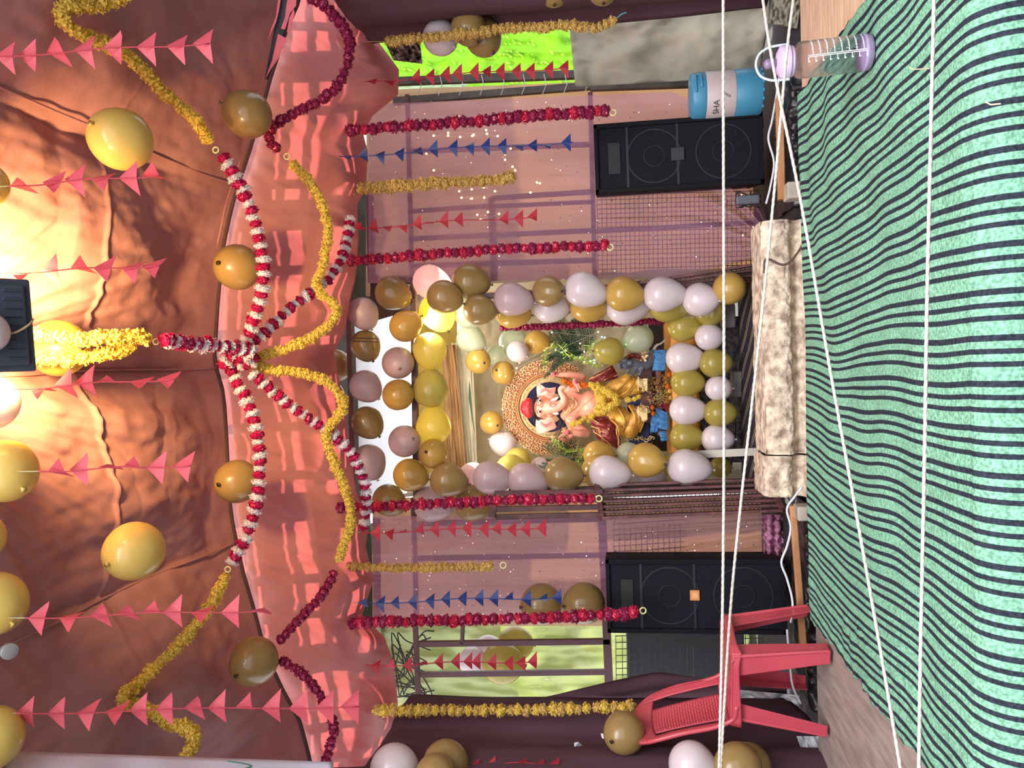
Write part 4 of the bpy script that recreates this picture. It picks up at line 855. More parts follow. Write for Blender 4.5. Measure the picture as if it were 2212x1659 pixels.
B = [
 (261, 301, 70, 2.85, 'sun', 'r', 200, 'big yellow balloon on the ceiling beside the second red bunting from the photo top', gC, T),
 (535, 247, 53, 3.60, 'gold', 'r', 200, 'dull gold balloon overlapping the dark red garland at the ceiling edge', gC, .3),
 (513, 577, 52, 3.85, 'gold', 'r', 180, 'gold balloon tucked behind the pink and white garland nearer the photo top', gC, T),
 (512, 1040, 50, 3.85, 'gold', 'r', 180, 'gold balloon behind the pink and white garland nearer the photo bottom', gC, T),
 (290, 1190, 68, 2.85, 'sun', 'r', 150, 'big yellow balloon on the ceiling below the bright wrinkled patch, alone', gC, T),
 (549, 1428, 55, 3.60, 'gold', 'r', 150, 'dull gold balloon where two dark red garlands meet at the ceiling edge', gC, T),
 (8, 1017, 75, 2.35, 'sun', 'r', 30, 'bright yellow balloon cut by the photo left edge, at the start of the middle bunting', gC, .4),
 (-36, 398, 55, 2.35, 'sun', 'r', 30, 'yellow balloon barely showing at the photo left edge above the floodlight', gC, .4),
 (-24, 870, 66, 2.35, 'white', 'r', 200, 'white balloon cut by the photo left edge just below the floodlight', gC, .4),
 (-14, 1303, 75, 2.35, 'sun', 'r', 30, 'yellow balloon cut by the photo left edge above the small clear ring', gC, .4),
 (-24, 1596, 77, 2.35, 'sun', 'r', 120, 'yellow balloon at the photo bottom left corner beside the white banner', gC, .9),
 (-46, 1160, 58, 2.35, 'sun', 'r', 30, 'sliver of a yellow balloon at the photo left edge between two larger ones', gC, .4),
 (-30, 718, 50, 2.12, 'white', 'r', 200, 'grey white balloon in front of the floodlight at the photo left edge', gC, .4),
 (126, 752, 67, 2.85, 'olive', 'r', 0, 'olive balloon hidden behind the bright double yellow garland next to the floodlight', gC, .4),
 (1197, -24, 36, 4.05, 'gold', 'r', 90, 'gold balloon cut by the photo top edge over the maroon curtain, left of its pair', gW, .3),
 (1302, -28, 36, 4.05, 'gold', 'r', 90, 'gold balloon cut by the photo top edge over the maroon curtain, right of its pair', gW, .3),
 (951, 81, 38, 4.30, 'white', 'r', 40, 'white balloon in the trio behind the yellow garland at the photo top', gW, .3),
 (1012, 60, 38, 4.20, 'gold', 'r', 60, 'upper gold balloon in the trio behind the yellow garland at the photo top', gW, .3),
 (1044, 81, 40, 4.33, 'gold', 'r', 60, 'lower gold balloon in the trio, in front of the bright lime cloth', gW, .3),
 (851, 1660, 54, 3.45, 'white', 'r', 0, 'white balloon at the photo bottom edge beside the end of the white banner', gW, .3),
 (962, 1648, 50, 3.5, 'gold', 'r', 0, 'gold balloon at the photo bottom edge, larger of two overlapping', gW, .3),
 (940, 1672, 44, 3.35, 'gold', 'r', 0, 'gold balloon at the photo bottom edge, in front of a larger gold one', gW, .3),
 (1348, 1583, 45, 3.62, 'gold', 'r', 180, 'round gold balloon touching the corner of the red chair back', gW, .9),
 (1494, 1652, 49, 3.45, 'white', 't', 30, 'white balloon at the photo bottom edge just below the chair back', gW, .2),
 (1594, 1656, 50, 3.42, 'gold', 'r', 180, 'gold balloon at the photo bottom edge right behind the rope end', gW, .5),
 (1618, 1653, 46, 3.55, 'gold', 'r', 180, 'gold balloon mostly hidden behind another one at the photo bottom edge', gW, .5),
 (1170, 1305, 45, 4.62, 'gold', 'r', 180, 'gold balloon behind the blue bunting end, above the sticker speaker', gW, .5),
 (1262, 1303, 45, 4.55, 'gold', 'r', 180, 'gold balloon standing right on top of the sticker speaker', gW, .5),
 (1055, 1408, 36, 5.5, 'white', 'r', 0, 'white balloon behind the side grille, nearer the dark red garland', gS, .3),
 (1113, 1390, 38, 5.6, 'olive', 'r', 0, 'yellow balloon behind the side grille, nearer the dark red garland', gS, .3),
 (1022, 1428, 32, 5.4, 'white', 'r', 0, 'small white balloon behind the side grille and its red bunting', gS, .3),
 (1085, 1432, 46, 5.4, 'olive', 'r', 0, 'large yellow balloon behind the side grille and its red bunting', gS, .3),
 (722, 790, 38, 5.0, 'gold', 'r', 0, 'brown balloon half hidden behind the salmon hem between the two yellow loops', gA, .3),
 (712, 850, 30, 5.0, 'gold', 'r', 0, 'small brown balloon showing under the salmon hem at the centre', gA, .3),
 # arch, cooler side, from the top down
 (784, 676, 35, 4.72, 'pink', 'o', 60, 'pearl balloon at the top corner of the arch right under the salmon hem', gA, .3),
 (847, 633, 38, 4.70, 'gold', 'o', 20, 'brown gold balloon highest on the arch leg beside the pink drape', gA, .2),
 (928, 608, 37, 4.72, 'pink', 't', 20, 'pearl balloon on the arch leg between two brown gold ones, outermost', gA, .2),
 (1014, 608, 39, 4.66, 'gold', 'o', 10, 'brown gold balloon outermost on the arch leg with a dark knot pointing down', gA, .2),
 (958, 641, 37, 4.55, 'gold', 'o', 20, 'brown gold balloon in front of a yellow one on the arch leg', gA, .2),
 (944, 673, 40, 4.75, 'yellow', 'o', 60, 'yellow balloon half behind a brown gold one on the arch leg', gA, .2),
 (875, 705, 35, 4.60, 'amber', 'o', -30, 'amber balloon high on the arch leg in front of the dark side cloth', gA, .2),
 (1034, 669, 34, 4.60, 'gold', 'o', 10, 'brown gold balloon in front of a pale one, middle of the arch leg', gA, .2),
 (1014, 676, 35, 4.80, 'pale', 'o', 10, 'pale balloon mostly hidden behind a brown gold one on the arch leg', gA, .2),
 (1103, 646, 37, 4.60, 'pink', 't', 10, 'pearl teardrop balloon just past the middle of the arch leg', gA, .2),
 (1105, 674, 36, 4.78, 'amber', 'o', 10, 'amber balloon behind the pearl teardrop on the arch leg', gA, .2),
 (1184, 629, 34, 4.60, 'gold', 'o', 10, 'brown gold balloon above a white one, level with the fern top', gA, .9),
 (1187, 662, 36, 4.78, 'white', 'o', 10, 'white balloon peeking out beneath a brown gold one near the fern', gA, .2),
 (1259, 625, 39, 4.60, 'white', 't', 20, 'large pearl white teardrop balloon on the arch leg beside the drape edge', gA, .2),
 (1268, 659, 38, 4.78, 'amber', 'o', 10, 'olive gold balloon beneath a pearl white teardrop, beside the fern tip', gA, .2),
 (1346, 635, 38, 4.60, 'amber', 'o', 10, 'orange amber balloon between two large white teardrops', gA, .2),
 (1350, 660, 42, 4.78, 'white', 't', -10, 'white balloon beneath the orange amber one', gA, .2),
 (1428, 636, 38, 4.60, 'white', 't', 0, 'large white teardrop balloon low on the arch leg', gA, .2),
 (1441, 654, 42, 4.78, 'olive', 't', 0, 'olive balloon beneath the lowest large white teardrop', gA, .2),
 (1511, 647, 36, 4.60, 'white', 'o', 10, 'round white balloon next to the lowest amber one of the arch leg', gA, .7),
 (1532, 674, 31, 4.80, 'olive', 'r', 10, 'olive balloon mostly behind a round white one at the arch foot', gA, .6),
 (1575, 623, 34, 4.55, 'amber', 'r', 10, 'amber balloon at the very foot of the arch beside the folding gate', gA, .9),
 # top of the arch
 (789, 746, 34, 4.75, 'gold', 'o', 60, 'gold balloon in the top row of the arch crossed by two dark straps', gA, .4),
 (789, 834, 36, 4.70, 'pink', 'o', 40, 'pearl balloon in the top row of the arch, second from the drape side', gA, .4),
 (793, 912, 36, 4.70, 'gold', 'o', 45, 'gold balloon in the middle of the top row of the arch', gA, .4),
 (797, 996, 38, 4.70, 'pink', 'o', 60, 'pearl balloon in the top row of the arch nearest the striped garland', gA, .4),
 (860, 784, 36, 4.65, 'pink', 'r', 60, 'pearl balloon in the second row, above the first tall yellow balloon', gA, 1.2),
 (860, 853, 35, 4.62, 'amber', 'r', -30, 'shiny bronze balloon in the second row in front of the white sheet', gA, .4),
 (874, 953, 36, 4.65, 'pink', 'r', -20, 'pearl balloon in the second row beside the third tall yellow one', gA, 1.0),
 (885, 1026, 37, 4.62, 'amber', 'o', 10, 'amber balloon ending the second row on the chair side of the arch', gA, .3),
 (928, 755, 38, 4.70, 'yellow', 'o', 90, 'tall yellow balloon knotted to the next, nearest the drape', gA, .1),
 (930, 842, 40, 4.70, 'yellow', 'o', -90, 'tall yellow balloon in the middle of the three knotted together', gA, .1),
 (936, 922, 39, 4.72, 'yellow', 'o', -90, 'tall yellow balloon last of the three knotted together', gA, .1),
 (936, 980, 33, 4.62, 'amber', 'r', -150, 'round amber balloon with a dark knot facing front', gA, 1.2),
 # arch, chair side
 (967, 1037, 39, 4.55, 'gold', 'o', 10, 'brown gold balloon at the arch shoulder with its knot pointing down', gA, .2),
 (839, 1080, 36, 4.70, 'gold', 'o', 30, 'brown gold balloon highest on the chair side behind the red garland', gA, .2),
 (933, 1087, 42, 4.72, 'pink', 'o', 10, 'pearl balloon cut across by the red garland on the chair side', gA, .2),
 (1021, 1087, 41, 4.72, 'gold', 'o', 0, 'brown gold balloon cut across by the red garland, lowest of three', gA, .2),
 (1023, 1034, 36, 4.82, 'pink', 'o', 10, 'faint pearl balloon behind a darker pearl one at the shoulder', gA, .2),
 (1057, 1031, 37, 4.60, 'pink', 't', 10, 'pearl teardrop balloon, first on the leg below the shoulder', gA, .2),
 (1105, 1017, 36, 4.82, 'yellow', 'o', 10, 'yellow balloon behind two pearl teardrops', gA, .2),
 (1134, 1037, 38, 4.60, 'pink', 't', 10, 'pearl teardrop balloon, second on the leg below the shoulder', gA, .2),
 (1214, 1026, 39, 4.60, 'gold', 'o', 0, 'brown gold balloon midway down the chair-side leg beside the fern', gA, .3),
 (1310, 1021, 38, 4.60, 'white', 't', 5, 'pearl white teardrop just below the maroon cloth of the idol', gA, .2),
 (1292, 1018, 37, 4.80, 'amber', 'o', 0, 'gold balloon rim showing behind the pearl white teardrop', gA, .2),
 (1395, 994, 38, 4.60, 'amber', 'o', 10, 'orange gold balloon in front of the podium corner', gA, .8),
 (1395, 1018, 37, 4.80, 'white', 'o', 10, 'white balloon showing beneath the orange gold one', gA, .2),
 (1481, 1009, 39, 4.60, 'white', 't', 5, 'large white teardrop balloon lowest on the chair-side leg', gA, .2),
 (1462, 1012, 34, 4.80, 'olive', 'r', 5, 'olive balloon rim behind the large white teardrop', gA, .2),
 (1556, 1009, 22, 5.0, 'olive', 'r', 5, 'small olive balloon under the podium beside the metal strip', gA, .2),
 # bottom double row in front of the podium
 (1475, 706, 32, 4.85, 'olive', 'o', 0, 'clear yellow balloon on the ochre edge, first from the arch leg', gA, .3),
 (1473, 774, 34, 4.85, 'white', 't', 0, 'white balloon on the ochre edge, second in the row', gA, .2),
 (1482, 826, 32, 4.85, 'olive', 'o', 0, 'clear yellow balloon on the ochre edge, middle of the row', gA, .3),
 (1480, 886, 33, 4.85, 'white', 't', 0, 'white balloon on the ochre edge, fourth in the row', gA, .2),
 (1480, 944, 32, 4.85, 'olive', 'o', 0, 'clear yellow balloon on the ochre edge, last in the row', gA, .3),
 (1531, 728, 29, 4.80, 'white', 'r', 0, 'white balloon first in the lower row in front of the blue skirt', gA, .3),
 (1542, 784, 31, 4.80, 'olive', 'o', 0, 'clear olive balloon second in the lower row', gA, .3),
 (1551, 839, 27, 4.80, 'white', 'r', 0, 'small white balloon in the middle of the lower row', gA, .3),
 (1552, 892, 31, 4.80, 'olive', 'o', 0, 'clear olive balloon fourth in the lower row', gA, .3),
 (1547, 948, 31, 4.80, 'white', 'o', 0, 'white balloon last in the lower row', gA, .3),
 # inside
 (1380, 731, 31, 5.15, 'pale', 'o', 150, 'pale balloon above the grey mouse', gS, .3),
 (1318, 759, 30, 5.05, 'olive', 'o', 180, 'olive yellow balloon hanging in front of the tinsel beside the mouse', gS, .3),
 (1016, 732, 31, 5.4, 'pale', 'o', 30, 'pale green balloon on the cream back cloth, high beside the arch leg', gS, .3),
 (1107, 739, 30, 5.75, 'pale', 'r', 0, 'pale balloon on the back cloth at the end of the dark red garland', gS, .3),
 (1071, 768, 22, 5.75, 'pale', 'r', 0, 'small pale balloon on the back cloth beside the amber one', gS, .3),
 (1159, 739, 26, 5.45, 'amber', 'o', 0, 'amber balloon between the fern and the pink white one', gS, .3),
 (1118, 759, 24, 5.35, 'white', 'r', 30, 'small pink white balloon just above the golden halo', gS, .5),
 (1033, 780, 28, 5.4, 'amber', 'r', 20, 'round amber balloon alone on the cream cloth above the halo', gS, 1.1),
 (1086, 805, 26, 5.5, 'amber', 'r', 200, 'amber balloon partly behind the golden halo, cooler side', gS, 1.1),
 (1062, 913, 26, 5.5, 'amber', 'r', 20, 'amber balloon touching the top of the golden halo, chair side', gS, 1.1),
 (1089, 959, 28, 5.5, 'white', 'o', 200, 'white balloon beside the golden halo, chair side', gS, .3),
 (1118, 996, 30, 5.3, 'yellow', 'r', 90, 'yellow balloon under the halo edge beside the arch leg', gS, .3),
 (1166, 1008, 21, 5.45, 'white', 'r', 0, 'small white balloon between the halo and a pearl teardrop', gS, .3),
 (1291, 983, 31, 5.0, 'amber', 'o', 0, 'amber balloon over the end of the maroon cloth of the idol', gS, .3),
 (1358, 983, 28, 5.05, 'pale', 'o', 0, 'pale balloon behind the orange gold one at the podium corner', gS, .3),
]
for (u, v, r, y, c, sh, a, lb, g, t) in B: balloon(u, v, r, y, c, sh, a, lb, g, t)

sp_ = MB()
for dv in (-3, 4): sp_.bar(W(742, 732 + dv, 4.5), W(817, 735 + dv, 4.5), .006, .004)
tag(sp_.build('strap', mat('strap_dark', (52, 34, 40), 0.7), None), 'pair of dark straps in front of a gold balloon at the top of the arch', 'strap')
# ================================================================ garlands
def pom(seed, n, petw, petl, core, disc, tilt=0.5, jag=0.0):
    rnd = random.Random(seed); mb = MB(); mb.ball((0, 0, 0), (core, core, core * disc), 8, 6)
    for i in range(n):
        z = 1 - 2 * (i + .5) / n; ph = i * 2.39996 + rnd.uniform(-.3, .3); s_ = math.sqrt(1 - z * z)
        d = Vector((s_ * math.cos(ph), s_ * math.sin(ph), z)); t = d.orthogonal().normalized()
        t = Matrix.Rotation(rnd.uniform(0, 6.28), 3, d) @ t; q = d.cross(t); L_ = petl * rnd.uniform(.75, 1.1); wd = petw * rnd.uniform(.8, 1.2)
        tip = (d + q * rnd.uniform(-tilt, tilt) + t * rnd.uniform(-tilt, tilt) * .5).normalized()
        def S(p): return Vector((p.x, p.y, p.z * disc))
        b0, b1 = d * core * .7, d * (core + (L_ - core) * .55) + q * .08 * rnd.uniform(-1, 1)
        mb.add([S(b0 - t * wd * .3), S(b0 + t * wd * .3), S(b1 + t * wd), S(b1 - t * wd), S(tip * L_ + t * wd * .75 + q * rnd.uniform(-.14, .14)), S(tip * L_ - t * wd * .75 + q * rnd.uniform(-.14, .14)), S(tip * L_ * (.9 + jag) + q * .02)],
               [(0, 1, 2, 3), (3, 2, 6), (2, 4, 6), (3, 6, 5)])
    return mb
MARI = mat('marigold_yellow', (242, 218, 108), 0.75, (230, 196, 84), 30, trans=0.25, spec=0.2)
MARO = mat('marigold_ochre', (228, 196, 118), 0.75, (212, 174, 96), 30, trans=0.2, spec=0.2)
FOIL = mat('red_foil', (172, 46, 90), 0.3, (140, 32, 74), 30, metal=0.25, trans=0.15)
FOILB = mat('red_foil_bright', (212, 60, 94), 0.22, (200, 28, 64), 30, metal=0.25, trans=0.15)
PINKF = mat('magenta_foil', (206, 30, 96), 0.2, (160, 20, 72), 30, metal=0.2, trans=0.15)
WPET = mat('white_petal', (236, 230, 236), 0.7, trans=0.3)
def variants(n, m, *a, **k): return [pom(100 + i, *a, **k).mesh('flower', m) for i in range(n)]
FY = variants(3, MARI, 60, .19, 1.0, .62, .85); FO = variants(3, MARO, 60, .19, 1.0, .62, .8)
FR_ = variants(3, FOIL, 46, .30, 1.0, .78, .85); FRB = variants(3, FOILB, 46, .30, 1.0, .78, .85)
FP_ = variants(3, PINKF, 50, .26, 1.0, .78, .62); FW = variants(3, WPET, 95, .11, 1.05, .72, .55)
STRG = mat('garland_string', (170, 160, 120), 0.7)
RINGM = mat('ring_plastic', (220, 224, 160), 0.4)
def garland(label, pts, dpx, step, kinds, group=None, rings=(), cat='garland'):
    """pts: (u, v, y); kinds: list of mesh lists that alternate along the garland"""
    pts = [(u, v, under(u, v, y, .045)) for u, v, y in pts]; P = [W(*p) for p in pts]; yav = sum(p[2] for p in pts) / len(pts); sp = spline(P, 10)
    root = thing('flower_garland', label, cat, P[0], group); r_m = dpx / 2 * PM(yav)
    st = resample(sp, step * PM(yav))
    MB().tube([p for p, t in st] if len(st) > 1 else P, 0.003, 5).build('string', STRG, root, True)
    if group == gh: MB().tube([canopy_pt(pts[0][1], .80), P[0]], .0025, 5).build('hanging_thread', STRG, root)
    rnd = random.Random(len(label) * 7 + int(pts[0][0]))
    for i, (p, t) in enumerate(st):
        k = kinds[i % len(kinds)]; o = bpy.data.objects.new('flower', rnd.choice(k)); col.objects.link(o); o.parent = root
        j = Vector([rnd.uniform(-1, 1) for _ in range(3)]) * r_m * .12
        o.location = p + j - P[0]; q = t.to_track_quat('Z', 'Y'); e = q.to_matrix() @ Matrix.Rotation(rnd.uniform(0, 6.28), 3, 'Z') @ Matrix.Rotation(rnd.uniform(-.3, .3), 3, 'X')
        o.rotation_euler = e.to_euler(); o.scale = (r_m * rnd.uniform(.86, 1.12),) * 3
    for (u, v, y) in rings:
        c = W(u, v, y); rr = 6.5 * PM(y)
        MB().tube([c + (RT * math.cos(a) + UP * math.sin(a)) * rr for a in [i * 2 * math.pi / 16 for i in range(17)]], rr * .25, 6, False).build('ring', RINGM, root, True, label='small plastic end ring')
    return root
def yv(pts, y0, y1=None):
    y1 = y1 or y0; n = len(pts) - 1; return [(u, v, y0 + (y1 - y0) * i / n) for i, (u, v) in enumerate(pts)]
gh = 'garlands hanging from the canopy hem'
garland('thin ochre marigold garland hanging nearest the photo top edge, over the maroon curtain', yv([(838, 90), (900, 84), (1000, 74), (1060, 66), (1120, 60), (1180, 58), (1230, 54), (1280, 60), (1330, 44)], 4.1), 27, 14, [FO], gh)
tag(MB().tube(spline([W(1332, 40, 4.1), W(1342, 31, 4.1), W(1353, 27, 4.1)], 4), .004, 6).build('teal_thread', mat('teal_thread_m', (80, 150, 150), 0.6), None), 'teal thread end of the ochre garland at the photo top', 'thread')
garland('long crimson foil garland hanging just above the loudspeaker beside the cooler', yv([(757, 281), (800, 278), (900, 271), (1000, 263), (1100, 255), (1200, 247), (1312, 240)], 4.15), 30, 17, [FR_, FR_, FRB], gh, [(1324, 243, 4.15)])
garland('dull ochre marigold garland hanging above the loudspeaker among the fairy lights', yv([(765, 407), (850, 402), (950, 396), (1050, 390), (1118, 383)], 4.4), 32, 16, [FO], gh)
garland('crimson foil garland hanging in front of the pink drape beside the arch', yv([(758, 563), (850, 556), (950, 548), (1050, 540), (1150, 536), (1250, 533), (1310, 530)], 4.3), 28, 17, [FR_, FRB], gh, [(1318, 534, 4.3)])
garland('crimson foil garland hanging down the chair-side leg of the arch', yv([(738, 1096), (790, 1094), (850, 1092), (950, 1088), (1050, 1083), (1150, 1080), (1284, 1076)], 4.2), 28, 17, [FR_, FRB], gh, [(1294, 1077, 4.2)])
garland('thin ochre marigold garland hanging between the two grille windows near the blue bunting', yv([(755, 1222), (850, 1227), (950, 1226), (1070, 1223)], 4.35), 25, 14, [FO], gh, [(1087, 1221, 4.35)])
garland('longest crimson foil garland ending over the sticker speaker with a ring', yv([(762, 1346), (850, 1343), (950, 1341), (1100, 1336), (1250, 1331), (1320, 1328), (1372, 1322)], 4.1), 30, 18, [FR_, FRB], gh, [(1389, 1319, 4.1)])
garland('yellow marigold garland hanging along the maroon curtain down to the red chair', yv([(815, 1534), (900, 1535), (1000, 1535), (1150, 1533), (1300, 1529), (1368, 1527)], 3.85), 30, 19, [FO, FY], gh)
garland('dark crimson garland lying along the edge inside the shrine behind the ferns', yv([(1086, 709), (1190, 705), (1300, 700), (1434, 693)], 5.1), 17, 9, [FR_], None)
gt = 'garlands strung under the ceiling'
garland('yellow marigold garland looping from the photo top edge to the ceiling ring', yv([(300, -38), (253, -4), (203, 11), (155, 12), (127, 26), (148, 56), (181, 78), (217, 90), (248, 106), (275, 122), (318, 160), (362, 208), (398, 236), (427, 268), (450, 303)], 2.75, 3.35), 38, 15, [FY], gt, [(466, 324, 3.38)])
garland('pink and white garland arcing from the hub towards the photo top', yv([(484, 342), (505, 375), (522, 408), (541, 450), (556, 500), (566, 550), (569, 600), (561, 650), (545, 702), (528, 735), (512, 762)], 3.4, 3.5), 36, 16, [FP_, FW], gt)
garland('pink and white garland arcing from the hub towards the photo bottom', yv([(500, 1215), (515, 1192), (528, 1165), (545, 1122), (558, 1070), (562, 1010), (556, 945), (542, 885), (512, 828), (492, 782)], 3.4, 3.5), 35, 16, [FW, FP_], gt, [(492, 1230, 3.4)])
garland('yellow marigold garland from the ring down to the white banner at the photo bottom', yv([(484, 1248), (467, 1285), (440, 1328), (408, 1370), (370, 1408), (332, 1445), (292, 1482), (262, 1510), (292, 1522), (330, 1536), (362, 1562), (402, 1572), (422, 1596), (412, 1622), (396, 1640)], 3.3, 2.85), 36, 15, [FY], gt)
garland('bright yellow marigold garland lit by the floodlight, upper strand of two', yv([(20, 716), (100, 726), (180, 732), (240, 728), (290, 728), (322, 733)], 2.55, 2.9), 42, 15, [FY], gt, [(337, 738, 2.95)])
garland('yellow marigold garland below the bright one, lower strand of two beside the floodlight', yv([(20, 768), (90, 775), (150, 776), (200, 770), (250, 760), (285, 748)], 2.6, 2.9), 38, 15, [FY], gt)
garland('short pink and white garland running from the yellow strands to the hub', yv([(352, 735), (385, 738), (420, 744), (460, 745), (500, 751), (540, 762)], 2.95, 3.45), 38, 14, [FP_, FW], gt)
garland('bunched pink and white loops tied at the hub of the ceiling garlands', yv([(485, 790), (505, 770), (530, 775), (545, 760), (525, 745), (505, 755), (515, 785), (540, 785), (548, 770)], 3.45, 3.5), 34, 12, [FP_, FW], gt)
garland('pink and white garland sloping from the hub to the canopy hem, cooler side', yv([(552, 735), (580, 712), (610, 682), (640, 655), (672, 632), (700, 612), (722, 585), (740, 555), (750, 515), (757, 468)], 3.55, 4.1), 29, 14, [FP_, FW], gt)
garland('pink and white garland sloping from the hub to the canopy hem, chair side', yv([(548, 808), (580, 838), (612, 864), (645, 888), (690, 918), (722, 942), (752, 972), (775, 1008), (788, 1045), (791, 1090), (786, 1140)], 3.55, 4.05), 29, 14, [FW, FP_], gt)
garland('yellow marigold garland swooping from the hub to the ring near the dull gold balloon', yv([(563, 770), (597, 761), (633, 747), (669, 731), (703, 707), (726, 682), (720, 655), (696, 636), (683, 611), (694, 582), (703, 542), (708, 499), (698, 452), (676, 405), (653, 374), (635, 356)], 3.6, 3.9), 28, 13, [FY], gt, [(620, 338, 3.9)])
garland('yellow marigold garland swooping from the hub on the chair side', yv([(555, 790), (590, 800), (625, 803), (662, 808), (700, 822), (728, 845), (742, 872), (730, 900), (706, 930), (708, 962), (722, 1000), (742, 1045), (755, 1090), (756, 1130), (742, 1178), (732, 1206)], 3.6, 3.9), 28, 13, [FY], gt)
garland('deep crimson garland looping at the photo top in front of the salmon canopy', yv([(597, 320), (580, 303), (590, 275), (615, 257), (652, 236), (688, 219), (720, 195), (739, 168), (750, 137), (756, 101), (746, 65), (724, 36), (696, 10), (660, -8)], 3.9, 3.75), 28, 16, [FR_], gt)
garland('deep crimson garland from the chair-side yellow swoop to the dull gold balloon', yv([(722, 1240), (710, 1262), (690, 1292), (665, 1318), (642, 1342), (620, 1368), (604, 1388)], 3.9, 3.7), 26, 15, [FR_], gt)
garland('deep crimson garland from the dull gold balloon to the photo bottom', yv([(612, 1430), (640, 1446), (665, 1468), (688, 1495), (710, 1540), (722, 1570), (714, 1605), (704, 1650)], 3.7, 3.6), 26, 15, [FR_], gt)

# ================================================================ bunting: string + creased pennants
RF = mat('red_pennant', (216, 92, 106), 0.6, trans=0.3, tcol=(226, 96, 108)); RFD = mat('crimson_pennant', (200, 56, 74), 0.6, trans=0.3)
BF = mat('blue_pennant', (44, 64, 130), 0.45, trans=0.2)
def bunting(label, a, b, y0, y1, flags, m, group, hfac=.95):
    root = thing('bunting', label, 'bunting', W(a[0], a[1], y0), group); rnd = random.Random(int(a[1]))
    def line(u): t = (u - a[0]) / (b[0] - a[0]); vv = a[1] + (b[1] - a[1]) * t + 3 * math.sin(t * 9); return vv, under(u, vv, y0 + (y1 - y0) * t - (.3 if y0 < 3 else 0), .04)
    us = [a[0] + (b[0] - a[0]) * i / 40 for i in range(41)]
    MB().tube([W(u, *line(u)) for u in us], (1.6 if y0 < 3.45 else 1.2) * PM(y0), 6).build('string', m, root, True)
    v0_, yy_ = line(a[0]); p0 = W(a[0], v0_, yy_)
    MB().tube([p0, canopy_pt(a[1], .80) if group == gb and a[1] < 1600 else Vector((p0.x, p0.y, ceil_z(p0.x, p0.y) if p0.y < 3.2 else p0.z + .4))], .002, 5).build('hanging_thread', STRG, root)
    for u, hw_ in flags:
        v, y = line(u); full = 40 if y0 < 3.45 else 20; hgt = full * 1.02
        tw_ = math.acos(max(-1, min(1, 1.15 * hw_ / full))) * rnd.choice((-1, 1)); s = PM(y)
        c = W(u, v, y); n1 = 6; mb = MB(); pts_ = []
        dn, sd = -UP, -RT; fd = F
        wd = full * s; curl = rnd.uniform(-.25, .25)
        for i in range(n1 + 1):
            ft = i / n1; half = wd * ft
            row = []
            for j in range(-3, 4):
                q = j / 3; sx = q * half; dd = abs(q) * half * .22 + curl * half * q * q
                row.append(c - dn * (hgt * s * (1 - ft)) + sd * (sx * math.cos(tw_) - dd * math.sin(tw_)) + fd * (sx * math.sin(tw_) + dd * math.cos(tw_)) + dn * (rnd.uniform(-.04, .04) * half * q if i == n1 else 0))
            pts_.append(row)
        base_ = len(mb.v)
        for row in pts_: mb.v += row
        for i in range(n1):
            for j in range(6): k = base_ + i * 7 + j; mb.f.append((k, k + 1, k + 8, k + 7))
        mb.build('pennant', m, root, False, solid=0.0008)
gf, gb = 'red buntings under the ceiling', 'buntings hanging in front of the stage'
bunting('red bunting under the ceiling nearest the photo top edge', (-10, 122), (452, 93), 2.5, 2.9, [(27, 36), (77, 38), (138, 18), (198, 40), (262, 40), (333, 40), (398, 34), (455, 38)], RF, gf)
bunting('red bunting under the ceiling beside the big yellow balloon of the photo top half', (18, 402), (345, 378), 2.6, 2.9, [(60, 8), (130, 28), (178, 38), (235, 25), (295, 34), (345, 8)], RF, gf)
bunting('red bunting over the brightest lit cloth above the floodlight', (-5, 592), (345, 573), 2.6, 2.9, [(62, 14), (125, 34), (190, 14), (240, 30), (300, 26), (345, 24)], RF, gf)
bunting('red bunting right below the yellow strands and the floodlight', (30, 840), (378, 818), 2.6, 2.9, [(100, 8), (155, 32), (200, 34), (250, 8), (318, 12), (378, 18)], RF, gf)
bunting('red bunting starting at the bright yellow balloon of the photo left edge', (82, 1018), (412, 1005), 2.6, 2.9, [(140, 22), (188, 39), (250, 9), (303, 16), (355, 34), (412, 30)], RF, gf)
bunting('red bunting crossing the yellow garland on the chair side', (55, 1335), (578, 1318), 2.6, 3.1, [(97, 32), (165, 12), (232, 30), (290, 24), (345, 20), (390, 40), (450, 8), (515, 40), (578, 16)], RF, gf)
bunting('longest red bunting running along the photo bottom to the canopy hem', (35, 1541), (775, 1525), 2.6, 3.4, [(70, 38), (138, 38), (203, 25), (265, 12), (315, 39), (372, 36), (435, 31), (485, 40), (545, 28), (603, 40), (662, 39), (720, 37), (775, 36)], RF, gf)
bunting('crimson bunting in front of the bright lime cloth', (788, 176), (1228, 145), 4.2, 4.2, [(812, 11), (850, 8), (908, 10), (938, 18), (972, 12), (998, 14), (1034, 16), (1060, 15), (1090, 18), (1125, 19), (1155, 20), (1195, 19), (1228, 18)], RFD, gb)
bunting('navy blue bunting between the crimson garland and the ochre one on the cooler side', (733, 338), (1238, 306), 4.2, 4.2, [(760, 9), (793, 11), (830, 16), (872, 16), (912, 3), (945, 15), (988, 20), (1024, 16), (1058, 20), (1094, 20), (1130, 11), (1160, 15), (1190, 3), (1233, 20)], BF, gb)
bunting('crimson bunting in front of the tan wall above the knotted drape', (773, 493), (1160, 467), 4.3, 4.3, [(783, 6), (815, 12), (845, 9), (880, 11), (910, 13), (938, 5), (968, 15), (1000, 12), (1065, 4), (1098, 11), (1130, 19), (1160, 9)], RFD, gb)
bunting('crimson bunting in front of the drape beside the maroon gate panel', (780, 1150), (1180, 1139), 4.3, 4.3, [(820, 20), (850, 9), (880, 5), (915, 14), (948, 19), (985, 18), (1018, 17), (1055, 17), (1082, 16), (1115, 12), (1145, 18), (1180, 17)], RFD, gb)
